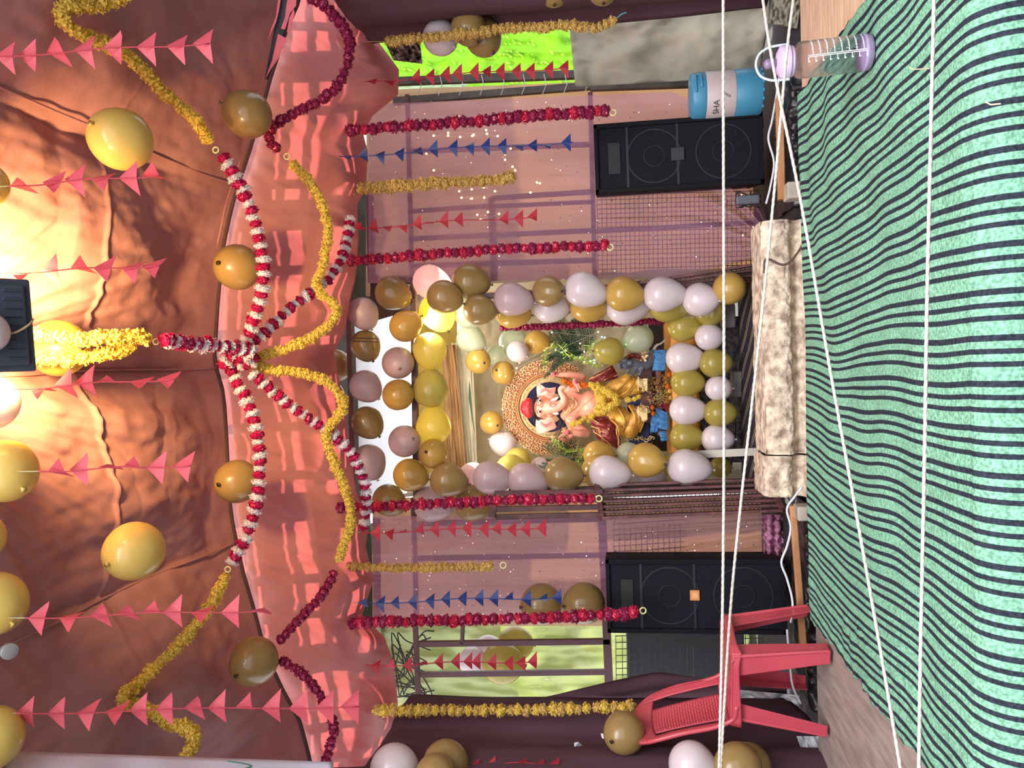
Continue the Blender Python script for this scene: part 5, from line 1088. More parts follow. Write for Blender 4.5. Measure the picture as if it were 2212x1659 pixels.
bunting('navy blue bunting ending over the gold balloons on the sticker speaker', (780, 1302), (1213, 1290), 4.2, 4.2, [(793, 13), (830, 15), (862, 16), (900, 18), (938, 13), (972, 18), (1008, 12), (1044, 20), (1076, 19), (1108, 12), (1147, 18), (1182, 12), (1213, 17)], BF, gb)
bunting('crimson bunting in front of the pale lime cloth and grille', (790, 1437), (1160, 1428), 4.2, 4.2, [(820, 11), (852, 14), (890, 18), (922, 10), (957, 18), (993, 20), (1020, 20), (1038, 20), (1072, 18), (1108, 10), (1135, 10), (1160, 18)], RFD, gb)
bunting('crimson bunting on the maroon curtain at the photo bottom edge', (1015, 1652), (1208, 1648), 3.5, 3.5, [(1035, 14), (1070, 12), (1138, 14), (1175, 14), (1208, 16)], RFD, gb)
# ================================================================ fairy lights
WARM = mat('warm_bulb', (255, 226, 150), 0.4, emit=((255, 214, 120), 14))
def fairy(label, pts, y, m, r_=.006):
    root = thing('fairy_lights', label, 'fairy lights', W(pts[0][0], pts[0][1], y))
    MB().tube([W(u, v, y + .004) for u, v in pts], .0012, 4).build('wire', mat('clear_wire', (200, 190, 160), 0.5, alpha=.5), root)
    me = MB().ball((0, 0, 0), r_, 8, 6).mesh('bulb', m, True)
    for u, v in pts: o = link('bulb', me, None); o.parent = root; o.location = W(u, v, y) - root.location
fairy('warm fairy lights hanging beside the blue bunting on the cooler side', [(1050, 281), (1052, 289), (968, 287), (968, 293), (937, 293), (994, 296), (1023, 291), (1020, 294), (1075, 294)], 4.7, WARM)
fairy('warm fairy lights hanging between the blue bunting and the ochre garland', [(921, 332), (937, 368), (1103, 321), (1092, 334), (1091, 345), (1107, 360), (1113, 368), (1160, 394), (1166, 396)], 4.72, WARM)
fairy('warm fairy lights hanging below the ochre garland', [(992, 413), (1019, 409), (1045, 405), (1069, 413), (1146, 416), (997, 427), (1019, 429), (1046, 427), (1031, 464), (1054, 458), (1078, 462), (1038, 474)], 4.68, WARM)
# ================================================================ the idol on the podium
YI = 5.45
def C3(cx, cy, dy=0.0): return W(1050 + cx * .24116, 650 + cy * .24116, YI + dy)       # photo detail 1050..1500
def C6(cx, cy, dy=0.0): return W(1080 + cx * .13263, 760 + cy * .13263, YI + dy)       # photo detail 1080..1330
def C7(cx, cy, dy=0.0): return W(1280 + cx * .18083, 700 + cy * .18083, YI + dy)       # photo detail 1280..1480
s3, s6, s7 = .24116 * PM(YI), .13263 * PM(YI), .18083 * PM(YI)
SKIN = mat('idol_skin', (242, 172, 146), 0.38, (238, 160, 136), 5, coat=0.25)
GOLD = mat('idol_gold', (252, 220, 174), 0.35, (240, 194, 136), 30, metal=0.1)
GOLDY = mat('dhoti_gold', (232, 180, 74), 0.35, (186, 128, 52), 14, metal=0.2, bump=0.5)
PINKP = mat('idol_pink', (214, 88, 112), 0.5)
NAVY = mat('navy_cloth', (38, 44, 104), 0.6, (26, 28, 74), 3)
MARC = mat('maroon_satin', (142, 52, 52), 0.3, (112, 36, 40), 6, metal=0.15, bump=0.3)
CREAMI = mat('idol_cream', (222, 204, 156), 0.5, (196, 170, 118), 12)
REDC = mat('crown_red', (214, 50, 66), 0.35, (180, 32, 52), 20, metal=0.15)
BLACKI = mat('idol_black', (26, 20, 26), 0.6)
idol = thing('elephant_headed_idol', 'painted elephant-headed deity idol with golden halo seated on the shrine podium', 'idol', C3(1600, 930))
def remesh(mb, name, m, vox, sm=6, **kw):                       # fuse overlapping primitives into one continuous surface
    me = mb.mesh('tmp', m); o = bpy.data.objects.new('tmp', me); col.objects.link(o)
    md = o.modifiers.new('r', 'REMESH'); md.mode = 'VOXEL'; md.voxel_size = vox
    s_ = o.modifiers.new('s', 'SMOOTH'); s_.factor = .5; s_.iterations = sm
    dg = bpy.context.evaluated_depsgraph_get(); dg.update(); out = bpy.data.meshes.new_from_object(o.evaluated_get(dg)); bpy.data.objects.remove(o)
    out.polygons.foreach_set('use_smooth', [True] * len(out.polygons)); out.name = name
    if not out.materials: out.materials.append(m)
    ob = link(name, out, idol)
    for k, v in kw.items(): ob[k] = v
    return ob
def limb(mb, pts, rad, n=14):
    P = spline(pts, 6); Rr = []
    for i in range(len(P)):
        f = i / (len(P) - 1) * (len(rad) - 1); j = min(int(f), len(rad) - 2); Rr.append(rad[j] + (rad[j + 1] - rad[j]) * (f - j))
    mb.tube(P, Rr, n); mb.ball(P[0], Rr[0], 12, 8); mb.ball(P[-1], Rr[-1], 12, 8); return mb
# --- halo
hc = C3(570, 950, .16); EX, EZ = RT, UP; EN = -F
def hp_(r_, a, d=0.0): return hc + (EX * math.sin(a) + EZ * math.cos(a)) * (r_ * s3) + EN * d
A0, A1 = R(-128), R(128)
def ringsec(name, r0, r1, d0, d1, m, n=120, wav=0, label=None):
    def fn(a, b):
        th = A0 + (A1 - A0) * a; i = b * 5; pr = [(r0, -.01), (r0, d0), (r0 + (r1 - r0) * .3, d1), (r0 + (r1 - r0) * .7, d1), (r1, d0), (r1, -.01)]
        j = min(int(i), 4); f = i - j; rr = pr[j][0] * (1 - f) + pr[j + 1][0] * f; d = pr[j][1] * (1 - f) + pr[j + 1][1] * f
        if wav and j >= 3: rr += wav * abs(math.sin(th * 17))
        return hp_(rr, th, d)
    return MB().grid(fn, n, 15).build(name, m, idol, True, label=label)
ringsec('halo_band', 300, 432, .010, .016, mat('halo_ground', (178, 120, 82), 0.5), 200, 14)  # brown ground paints the recess shade behind the paler scrolls
ringsec('halo_rim', 286, 304, .02, .032, mat('halo_rim_m', (206, 140, 92), 0.35, metal=0.4))
ringsec('halo_inner', 232, 284, .008, .014, CREAMI)
sc_ = MB(); random.seed(21)
def scroll(mb, c, th, size, hand):                              # one raised curl of the relief
    pts_ = []; ex = EX * math.cos(th) - EZ * math.sin(th); ez = EX * math.sin(th) + EZ * math.cos(th)
    for i in range(9):
        a = i / 8 * 4.6; r_ = size * (1 - .75 * i / 8); pts_.append(c + (ex * math.cos(a) * hand + ez * math.sin(a)) * r_ + EN * (.006 + .012 * math.sin(i / 8 * 3.14)))
    mb.tube(pts_, [size * .24 * (1 - .4 * i / 8) for i in range(9)], 5)
    mb.ball(pts_[-1], size * .3, 6, 4)
for row, (rr, n_) in enumerate(((334, 34), (366, 38), (398, 42), (424, 46))):
    for k in range(n_):
        th = A0 + (A1 - A0) * (k + .5 * (row % 2)) / n_; scroll(sc_, hp_(rr + random.uniform(-5, 5), th, .018), th + random.uniform(-.4, .4), 21 * s3 * random.uniform(.85, 1.15), 1 if (k + row) % 2 else -1)
sc_.build('halo_scrollwork', GOLD, idol, True)
sc2 = MB()
for k in range(34): th = A0 + (A1 - A0) * k / 33; scroll(sc2, hp_(258, th, .014), th, 13 * s3, 1 if k % 2 else -1)
sc2.build('halo_inner_scrollwork', CREAMI, idol, True)
bd = MB()
for k in range(92): bd.ball(hp_(312, A0 + (A1 - A0) * k / 91, .024), 5.5 * s3, 7, 5)
for k in range(80): bd.ball(hp_(234, A0 + (A1 - A0) * k / 79, .014), 6 * s3, 7, 5)
bd.build('halo_beads', GOLD, idol, True, kind='stuff')
ds = MB(); ds.grid(lambda a, b: hp_(236 * b, a * 2 * math.pi, -.012 + .012 * nz(a * 5, b * 3) - .02 * (1 - b)), 60, 8); ds.build('halo_backing', NAVY, idol, True, label='navy blue cloth inside the halo')
ds = MB(); ds.grid(lambda a, b: hp_(430 * b, A0 + (A1 - A0) * a, -.02), 60, 8); ds.build('halo_plate', GOLD, idol, True)
# --- body: torso, shoulders, arms, lap, legs as one skin
mb = MB()
mb.ball(C6(1230, 870, .0), (210 * s6, .085, 225 * s6), 24, 16)                 # chest
mb.ball(C6(1500, 870, -.02), (260 * s6, .13, 230 * s6), 24, 16)                # belly
mb.ball(C6(1060, 1030, .02), (80 * s6, .05, 80 * s6)); mb.ball(C6(1080, 700, .02), (80 * s6, .05, 80 * s6))
limb(mb, [C6(1080, 1050, .02), C6(1260, 1210, -.02), C6(1420, 1330, -.05)], [.036, .034, .030])          # arm, chair side
limb(mb, [C6(1420, 1330, -.05), C6(1300, 1330, -.09), C6(1180, 1310, -.11)], [.030, .028, .021])
limb(mb, [C6(1080, 690, .02), C6(1240, 520, .0), C6(1340, 400, -.02)], [.036, .033, .028])
limb(mb, [C6(1340, 400, -.02), C6(1150, 370, -.05), C6(960, 370, -.06)], [.028, .024, .017])
limb(mb, [C6(1100, 720, .03), C6(1230, 600, -.03), C6(1330, 540, -.07)], [.030, .028, .024])
limb(mb, [C6(1330, 540, -.07), C6(1270, 480, -.11), C6(1215, 470, -.12)], [.024, .020, .017])
limb(mb, [C6(1100, 1080, .04), C6(1180, 1300, .05), C6(1120, 1440, .03)], [.030, .026, .022])
limb(mb, [C6(1120, 1440, .03), C6(980, 1440, .0), C6(890, 1400, -.02)], [.022, .018, .014])
remesh(mb, 'body', SKIN, .0065)
# --- head with trunk
mb = MB()
mb.ball(C6(690, 910, -.03), (165 * s6, .085, 135 * s6), 24, 16)                # skull
mb.ball(C6(660, 830, -.05), (85 * s6, .06, 80 * s6)); mb.ball(C6(660, 990, -.05), (85 * s6, .06, 80 * s6))
mb.ball(C6(790, 905, -.07), (120 * s6, .06, 110 * s6)); mb.ball(C6(820, 1010, -.03), (60 * s6, .05, 80 * s6)); mb.ball(C6(820, 820, -.03), (60 * s6, .05, 70 * s6))
limb(mb, [C6(760, 905, -.09), C6(870, 900, -.12), C6(960, 880, -.13), C6(1030, 830, -.135), C6(1045, 750, -.14), C6(1005, 680, -.145), C6(985, 620, -.15), C6(1010, 580, -.155), C6(1050, 572, -.16)],
     [.043, .042, .038, .032, .026, .022, .020, .018, .014], 18)
remesh(mb, 'head', SKIN, .005, 5)
def disc(mb, c, rx, rz, n=14, dy=0, th=.004):
    P = [c + RT * (rx * math.cos(2 * math.pi * i / n)) + UP * (rz * math.sin(2 * math.pi * i / n)) for i in range(n)]; mb.prism(P, -EN * -th)
for cy, k in ((795, 1), (975, -1)):
    f_ = -.118
    e = MB().ball(C6(648, cy, f_), (34 * s6, .009, 20 * s6), 14, 8); e.build('eye', mat('eye_white', (240, 226, 210), 0.25), idol, True)
    MB().ball(C6(650, cy, f_ - .007), (19 * s6, .006, 18 * s6), 10, 6).build('pupil', BLACKI, idol, True)
    MB().tube(spline([C6(628, cy - 36, f_ + .006), C6(612, cy - 12, f_ - .004), C6(612, cy + 14, f_ - .004), C6(630, cy + 38, f_ + .006)], 5), .0022, 6).build('eyebrow', BLACKI, idol, True)
MB().tube(spline([C6(590, 868, -.112), C6(640, 872, -.118), C6(668, 875, -.122)], 5), [.002 + .0005 * (i % 3) for i in range(11)], 6).build('forehead_mark', REDC, idol, True)
MB().tube(spline([C6(655, 850, -.122), C6(690, 850, -.124), C6(700, 880, -.125), C6(680, 900, -.124), C6(650, 898, -.121)], 5), .0022, 6).build('forehead_mark', REDC, idol, True)
sw = MB(); sw.tube(spline([C6(930, 800, -.168), C6(860, 810, -.165), C6(815, 850, -.158), C6(850, 895, -.163), C6(900, 880, -.17), C6(890, 845, -.17), C6(855, 850, -.166)], 6), .0030, 6)
for k in range(9): a = k * .38 + .2; p = C6(860 - 62 * math.cos(a), 860 + 62 * math.sin(a), -.155); sw.ball(p, .003, 6, 4)
sw.build('trunk_ornament', PINKP, idol, True)
limb_ = MB(); limb(limb_, [C6(860, 800, -.10), C6(905, 770, -.13), C6(955, 735, -.15)], [.016, .012, .003]); limb_.build('tusk', mat('ivory', (240, 226, 200), 0.3), idol, True)
limb_ = MB(); limb(limb_, [C6(880, 985, -.10), C6(920, 1000, -.12), C6(940, 1005, -.13)], [.015, .012, .009]); limb_.build('tusk', mat('ivory', (240, 226, 200), 0.3), idol, True)
# ears
for k, poly, cen in ((1, [(596, 560), (640, 510), (680, 540), (740, 585), (820, 590), (912, 572), (905, 640), (880, 710), (850, 782), (800, 760), (700, 725), (610, 740), (598, 650)], (735, 700)),
                (-1, [(590, 1100), (640, 1085), (720, 1085), (800, 1045), (850, 1075), (885, 1130), (925, 1225), (890, 1260), (800, 1290), (700, 1325), (630, 1335), (592, 1290), (580, 1190)], (740, 1110))):
    P = [C6(u, v, -.02 + .015 * math.sin(i * 1.3)) for i, (u, v) in enumerate(poly)]; mb = MB(); n = len(P); c = C6(*cen, -.035)
    V = [c] + P; V2 = [p - EN * .016 for p in V]; mb.add(V + V2, [(0, 1 + i, 1 + (i + 1) % n) for i in range(n)] + [(n + 1, n + 2 + (i + 1) % n, n + 2 + i) for i in range(n)] + [(1 + i, n + 2 + i, n + 2 + (i + 1) % n, 1 + (i + 1) % n) for i in range(n)])
    mb.build('ear', mat('ear_skin', (246, 186, 170), 0.45), idol, True, bevel=.003)
    v_ = MB()
    for i in range(13):
        a = R(-62 + 124 * i / 12); c0 = Vector((cen[0], cen[1])); r0, r1 = (66, 122) if k > 0 else (70, 135)
        def q(r_): return C6(cen[0] + r_ * math.sin(a), cen[1] - k * r_ * math.cos(a) * 1.0, -.048 + .00010 * r_)
        v_.tube([q(r0), q((r0 + r1) / 2), q(r1 - 20 * abs(math.sin(a)))], [.0019, .0016, .0006], 5)
    v_.build('ear_veins', PINKP, idol, True, label='pink painted ear lines')
# crown
mb = MB(); mb.ball(C6(470, 915, -.02), (170 * s6, .08, 100 * s6), 24, 14); mb.ball(C6(410, 915, -.02), (120 * s6, .06, 80 * s6)); mb.build('turban', REDC, idol, True)
cr_ = MB(); random.seed(4)
for k in range(70):
    a = random.uniform(0, 6.28); q = math.sqrt(random.random()); c = C6(455 + 85 * q * math.cos(a), 915 + 150 * q * math.sin(a), -.10 + .06 * q * q); scroll(cr_, c, a, .010, random.choice((1, -1)))
cr_.build('turban_folds', mat('crown_pink', (236, 96, 100), 0.3, metal=0.2), idol, True)
MB().tube(spline([C6(600, 745, -.03), C6(560, 770, -.075), C6(545, 850, -.105), C6(545, 960, -.105), C6(570, 1060, -.08), C6(610, 1095, -.04)], 6), .0075, 8).build('hair_band', BLACKI, idol, True)
MB().tube(spline([C6(600, 1085, -.06), C6(630, 1112, -.07), C6(665, 1085, -.075)], 5), [.008 - .0006 * i for i in range(11)], 8).build('hair_band', BLACKI, idol, True)
# jewellery and threads on the chest
jw = MB(); random.seed(9)
for (a, b, c, n_) in (((1020, 1050), (1120, 900), (1080, 700), 20), ((1000, 1010), (1190, 880), (1110, 720), 24), ((1040, 1030), (1250, 860), (1140, 700), 26)):
    pts_ = spline([C6(a[0], a[1], -.085), C6((a[0] + b[0]) / 2 + 20, (a[1] + b[1]) / 2, -.10), C6(b[0], b[1], -.108), C6((c[0] + b[0]) / 2 + 20, (c[1] + b[1]) / 2, -.10), C6(c[0], c[1], -.08)], 8)
    for p, t in resample(pts_, .009): jw.ball(p, .0055, 7, 5)
for k in range(14): scroll(jw, C6(1100 + random.uniform(-30, 90), 860 + random.uniform(-110, 110), -.104), random.uniform(0, 6), .010, 1)
jw.build('necklace', GOLD, idol, True)
MB().tube(spline([C6(1200, 1020, -.09), C6(1300, 900, -.13), C6(1420, 820, -.14), C6(1500, 740, -.135)], 8), .0022, 6).build('thread', CREAMI, idol, True)
# hands, with fingers
def hand(wrist, palm, tips, thumb, rad, name='hand', m=SKIN, paint=None):
    mb = MB(); limb(mb, [wrist, palm], [rad * 1.6, rad * 2.1]); mb.ball(palm, (rad * 2.6, rad * 1.4, rad * 2.6), 12, 8)
    for tp in tips:
        d = tp - palm; side = palm + d * .35; mid = palm + d * .7 + EN * .003; limb(mb, [side, mid, tp], [rad, rad * .85, rad * .6], 8)
    d = thumb - palm; limb(mb, [palm - d * .1, palm + d * .6, thumb], [rad * 1.1, rad * .9, rad * .65], 8)
    ob = remesh(mb, name, m, .0032, 2)
    if paint:
        q = MB(); disc(q, palm + EN * (rad * 1.6), rad * 1.7, rad * 1.9); q.build('painted_palm', PINKP, idol, True, label='pink painted palm')
    return ob
hand(C6(1200, 1310, -.11), C6(1105, 1310, -.13), [C6(950, 1395, -.14), C6(985, 1370, -.15), C6(1010, 1415, -.145), C6(1010, 1300, -.15)], C6(1020, 1240, -.15), .0085, paint=1)
hand(C6(960, 370, -.06), C6(880, 360, -.08), [C6(740, 290, -.09), C6(790, 255, -.095), C6(840, 240, -.09), C6(870, 262, -.085)], C6(800, 405, -.10), .008, paint=1)
hand(C6(1215, 470, -.12), C6(1230, 490, -.135), [C6(1285, 650, -.15), C6(1310, 590, -.145), C6(1300, 540, -.14), C6(1260, 580, -.15)], C6(1220, 560, -.15), .0085, paint=1)
hand(C6(890, 1400, -.02), C6(860, 1395, -.03), [C6(885, 1500, -.03), C6(850, 1480, -.03), C6(905, 1470, -.03), C6(870, 1440, -.04)], C6(920, 1400, -.04), .007)
fe = MB()
for k in range(16):
    t_ = k / 15; p = C6(900 + 120 * t_, 1500 - 320 * t_, -.14); d_ = C6(900 + 120 * t_ - 60, 1500 - 320 * t_ - 70, -.145)
    fe.tube([p, (p + d_) / 2 + EN * .002, d_], [.0012, .003, .0006], 5)
    d_ = C6(900 + 120 * t_ + 45, 1500 - 320 * t_ - 55, -.145); fe.tube([p, d_], [.0012, .0006], 4)
fe.tube([C6(880, 1540, -.13), C6(1060, 1100, -.14)], .0022, 5).build('peacock_feather', mat('feather_m', (58, 52, 52), 0.6), idol, True)
# --- draped cloths
def drape(name, poly, dy, m, amp=.012, fr_=16, conv=C6, label=None, nu=40, nv=30, bulge=.05):
    (a0, a1, a2, a3) = poly
    def fn(a, b):
        u = (a0[0] * (1 - a) + a1[0] * a) * (1 - b) + (a3[0] * (1 - a) + a2[0] * a) * b
        v = (a0[1] * (1 - a) + a1[1] * a) * (1 - b) + (a3[1] * (1 - a) + a2[1] * a) * b
        return conv(u, v, dy + amp * math.sin(b * fr_ + 2.5 * nz(a * 2, b * 2, fr_)) + amp * .7 * nz(a * 6, b * 9, fr_) - bulge * math.sin(math.pi * a) * math.sin(math.pi * b))
    return MB().grid(fn, nu, nv).build(name, m, idol, True, solid=.004, label=label)
drape('shawl', ((930, 1040), (1180, 1035), (1210, 1345), (990, 1230)), -.16, MARC, conv=C3, label='maroon satin shawl')
drape('shawl', ((905, 700), (1130, 575), (1190, 690), (960, 755)), -.12, MARC, conv=C3, label='maroon satin shawl')
random.seed(12)
for (a, b) in (((935, 1060), (1170, 1150)), ((950, 1120), (1180, 1240)), ((960, 1160), (1120, 1290)), ((1185, 1040), (1195, 1330)), ((1000, 1110), (1040, 1240)), ((1090, 1080), (1100, 1210)), ((1160, 1050), (1190, 1320)), ((930, 700), (1120, 600)), ((960, 740), (1180, 660))):
    pts_ = [C3(a[0] + (b[0] - a[0]) * t_ / 8 + random.uniform(-8, 8), a[1] + (b[1] - a[1]) * t_ / 8 + random.uniform(-6, 6), -.205 + .03 * abs(t_ / 4 - 1) + (.04 if a[1] < 900 else 0)) for t_ in range(9)]; MB().tube(spline(pts_, 3), .0045, 6).build('gold_trim', mat('trim_gold', (230, 176, 112), 0.3, metal=0.4), idol, True)
# lap and legs wrapped in gold cloth
mb = MB()
limb(mb, [C3(1090, 985, -.06), C3(1215, 1060, -.14), C3(1290, 1130, -.16)], [.07, .078, .064]); limb(mb, [C3(1290, 1150, -.16), C3(1340, 1050, -.18), C3(1390, 980, -.17)], [.066, .052, .040])
limb(mb, [C3(1070, 860, -.04), C3(1170, 790, -.13), C3(1270, 725, -.16)], [.07, .068, .056]); limb(mb, [C3(1270, 720, -.16), C3(1320, 790, -.18), C3(1370, 790, -.17)], [.058, .046, .036])
mb.ball(C3(1060, 930, -.06), (.16, .11, .09))
lap = remesh(mb, 'dhoti', GOLDY, .007, 4)
fd = MB(); random.seed(31)
for (c, d_, n_) in ((C3, [(1180, 950), (1240, 1060), (1230, 1190)], 6), (C3, [(1270, 930), (1340, 1040), (1310, 1160)], 6), (C3, [(1120, 1060), (1180, 1130), (1200, 1200)], 4), (C3, [(1160, 820), (1220, 740), (1300, 690)], 6), (C3, [(1180, 860), (1280, 800), (1340, 700)], 5)):
    for k in range(n_):
        o_ = k * 17; pts_ = [c(u + o_ * .8 + random.uniform(-6, 6), v + o_ * .15 + random.uniform(-8, 8), -.235 + (.03 if i != 1 else 0) + .006 * k) for i, (u, v) in enumerate(d_)]; fd.tube(spline(pts_, 6), .007, 6)
fd.build('dhoti_folds', GOLDY, idol, True)
# feet
for cy in (745, 1010):
    mb = MB(); limb(mb, [C3(1370, cy - 15, -.19), C3(1412, cy, -.24), C3(1420, cy + 45 * (1 if cy > 900 else -.3), -.25)], [.032, .030, .022])
    for k in range(5): limb(mb, [C3(1415, cy - 40 + 22 * k, -.25), C3(1440, cy - 42 + 22 * k, -.275)], [.011, .009], 8)
    remesh(mb, 'foot', CREAMI, .004, 3)
ank = MB()
for cy in (745, 1010):
    for k in range(14): ank.ball(C3(1365, cy - 60 + 9 * k, -.215 - .02 * math.sin(k / 13 * 3.14)), .006, 7, 5)
ank.build('anklet', GOLD, idol, True)
# real flower strands laid over the lap, sleeves and shoulder
def strand(pts, name, dpx, step, kinds, lb, conv=C3):
    P = [conv(*p) for p in pts]; sp = spline(P, 8); root = thing('flower_garland', lb, 'garland', P[0], 'flower strands on the idol'); rnd = random.Random(int(pts[0][0])); r_m = dpx / 2 * PM(YI)
    MB().tube(sp, .002, 5).build('string', STRG, root)
    for i, (p, t) in enumerate(resample(sp, step * PM(YI))):
        o = bpy.data.objects.new('flower', rnd.choice(kinds)); col.objects.link(o); o.parent = root
        o.location = p - P[0] + Vector([rnd.uniform(-.3, .3) * r_m for _ in range(3)]); o.rotation_euler = [rnd.uniform(0, 6) for _ in range(3)]; o.scale = (r_m * rnd.uniform(.8, 1.15),) * 3
FOR = variants(2, mat('marigold_orange', (240, 130, 34), 0.7, trans=0.2), 60, .19, 1.0, .62, .8)
strand([(950, 745, -.20), (1000, 770, -.22), (1050, 790, -.24), (1110, 830, -.26), (1170, 880, -.27), (1200, 905, -.27)], 'a', 17, 5, FY, 'yellow marigold strand on the lap of the idol, cooler side of the V')
strand([(950, 1030, -.20), (1000, 1000, -.22), (1050, 980, -.24), (1110, 950, -.26), (1160, 920, -.27), (1195, 900, -.27)], 'b', 17, 5, FY, 'yellow marigold strand on the lap of the idol, chair side of the V')
strand([(970, 790, -.21), (1030, 850, -.23), (1060, 900, -.24), (1020, 950, -.23), (980, 990, -.21)], 'c', 16, 6, FY, 'yellow marigold strand across the belly of the idol')
strand([(1255, 885, -.27), (1290, 880, -.28), (1330, 870, -.28), (1385, 850, -.28), (1400, 850, -.28)], 'd', 15, 9, FY, 'short yellow marigold strand hanging between the feet of the idol')
strand([(1160, 1200, -.12), (1230, 1160, -.14), (1310, 1130, -.14), (1390, 1080, -.14), (1460, 1120, -.13)], 'e', 13, 4, FY, 'yellow marigold strand on the arm of the idol, chair side', C6)
strand([(1060, 470, -.10), (1110, 500, -.11), (1160, 520, -.11), (1340, 520, -.12), (1400, 570, -.12)], 'f', 15, 6, FOR, 'orange marigold strand on the arm of the idol, cooler side', C6)
# throne pieces and offerings
tb = MB(); tb.box(C7(560, 1150, -.06), (.34, .10, .16)); tb.build('throne_seat', NAVY, idol, bevel=.02, label='navy blue round bolster seat')
BLT = mat('sky_blue_cloth', (84, 150, 206), 0.6, (60, 120, 180), 12, bump=0.4, bscale=14)
for quad in (((730, 310), (875, 305), (870, 560), (715, 560)), ((750, 1000), (900, 1060), (905, 1270), (760, 1250)), ((700, 1090), (780, 1060), (780, 1290), (690, 1300)), ((790, 1280), (880, 1280), (900, 1390), (820, 1400))):
    drape('base_cloth', quad, -.19, BLT, amp=.008, fr_=20, conv=C7, nu=14, nv=14, bulge=.01, label='sky blue cloth on the base')
lf = MB(); random.seed(14)
for k in range(15): c = C7(345 + 27 * k, 1365 + random.uniform(-22, 22), -.12); scroll(lf, c, random.uniform(0, 6), .017, random.choice((1, -1)))
for k in range(22): scroll(lf, C7(620 + random.uniform(-60, 60), 740 + random.uniform(-60, 60) + 270 * (k % 2), -.26), random.uniform(0, 6), .014, 1)
lf.build('carved_leaves', CREAMI, idol, True)
tb = MB(); tb.box(C7(790, 810, -.10), (.60, .16, .045)); tb.box(C7(640, 810, -.06), (.44, .14, .10)); tb.build('throne_base', mat('throne_brown', (66, 34, 36), 0.5, (120, 60, 50), 20), idol, bevel=.012)
thr = MB(); random.seed(41)
for k in range(120): scroll(thr, C7(random.uniform(660, 900), random.uniform(620, 960), -.19 - .04 * random.random()), random.uniform(0, 6.28), random.uniform(.006, .012), random.choice((1, -1)))
thr.build('throne_ornament', mat('ornament_gold', (206, 160, 92), 0.35, metal=0.4), idol, True)
off = [('heap of cut leaves and yellow petals offered in front of the idol', (790, 860), 60, .055, [(206, 190, 120), (150, 120, 60)]), ]
# offerings: orange blossoms and a red cloth on the podium edge
for i, (u, v, lb, me) in enumerate((((715), 1000, 'upper orange blossom at the foot of the throne, chair side', FOR), (722, 1070, 'lower orange blossom at the foot of the throne, chair side', FOR), (915, 605, 'orange red blossom on the podium edge below the mouse', FOR), (900, 745, 'orange blossom on the podium edge beside the dark throne carving', FOR), (935, 880, 'ochre blossom on the podium edge under the offering', FO), (925, 800, 'yellow blossom on the podium edge beside the orange one', FY))):
    t_ = thing('blossom', lb, 'flower', C7(u, v, -.26), 'loose blossoms on the podium'); o = bpy.data.objects.new('petals', me[0]); col.objects.link(o); o.parent = t_; o.scale = (.019,) * 3
    MB().tube([C7(u + 6, v, -.25), C7(u + 22, v + 3, -.24)], .003, 5).build('stem', mat('stem_green', (60, 90, 40), 0.6), t_)
o = MB().grid(lambda a, b: C7(770 + 130 * a, 955 + (95 * a) * b + 10 * nz(a * 5, b * 5), -.21 + .01 * math.sin(b * 20)), 14, 14).build('red_cloth', mat('red_offering', (140, 30, 58), 0.6, bump=.3), None, True, solid=.003); tag(o, 'small red cloth corner hanging at the foot of the throne', 'cloth')
of_ = MB(); random.seed(8)
for k in range(70): p = C7(795 + random.gauss(0, 38), 860 + random.gauss(0, 42), -.255 + .02 * random.random()); of_.tube([p, p + Vector((random.uniform(-.02, .02), random.uniform(-.01, .01), random.uniform(-.012, .02)))], [.003, .001], 4)
o = of_.build('grass_offering', mat('offering_straw', (200, 180, 110), 0.6, (110, 100, 50), 60), None, False); tag(o, 'tuft of straw-coloured grass and petals offered on the throne front', 'offering'); o['kind'] = 'stuff'
# --- the mouse
GM = mat('mouse_grey', (98, 102, 116), 0.4, coat=.2)
ms = thing('mouse_figure', 'grey painted mouse figure with maroon cloth sitting beside the idol', 'mouse figure', C7(700, 500, -.20))
mb = MB(); limb(mb, [C7(400, 480, -.27), C7(480, 465, -.26), C7(560, 500, -.23), C7(640, 480, -.2), C7(690, 400, -.18), C7(720, 340, -.17)], [.034, .028, .036, .042, .034, .024])
mb.ball(C7(370, 490, -.29), (.035, .035, .042)); limb(mb, [C7(360, 495, -.29), C7(325, 520, -.32)], [.026, .012])
limb(mb, [C7(520, 530, -.25), C7(490, 590, -.28), C7(455, 620, -.30)], [.018, .012, .008], 8); limb(mb, [C7(590, 530, -.25), C7(560, 600, -.27)], [.018, .010], 8); limb(mb, [C7(440, 530, -.28), C7(415, 600, -.30)], [.012, .008], 8)
me_o = remesh(mb, 'body', GM, .005, 4); me_o.parent = ms; me_o.matrix_parent_inverse = worldmat(ms).inverted()
for (u, v) in ((385, 435), (440, 465)):
    MB().ball(C7(u, v, -.31), (.018, .007, .020), 12, 8).build('ear', GM, ms, True)
for (u, v) in ((345, 490), (350, 520)): MB().ball(C7(u, v, -.328), .006, 10, 6).build('eye', BLACKI, ms, True)
MB().tube(spline([C7(720, 340, -.17), C7(760, 260, -.16), C7(820, 230, -.16), C7(870, 180, -.17)], 6), [.012 - .0005 * i for i in range(19)], 8).build('tail', mat('mouse_tail', (226, 222, 220), 0.4), ms, True)
MB().grid(lambda a, b: C7(380 + 210 * a, 400 + 70 * b * (1 - .3 * a) - 55 * math.sin(a * 3), -.24 - .03 * math.sin(b * 3) + .008 * math.sin(a * 22)), 20, 10).build('cloth', MARC, ms, True, solid=.003, label='maroon cloth on its back')
random.seed(3); tz = MB()
for k in range(16): tz.ball(C7(600 + random.uniform(-20, 55), 340 + random.uniform(-25, 110), -.25), .009, 7, 5)
tz.build('bead_tassel', GOLD, ms, True)
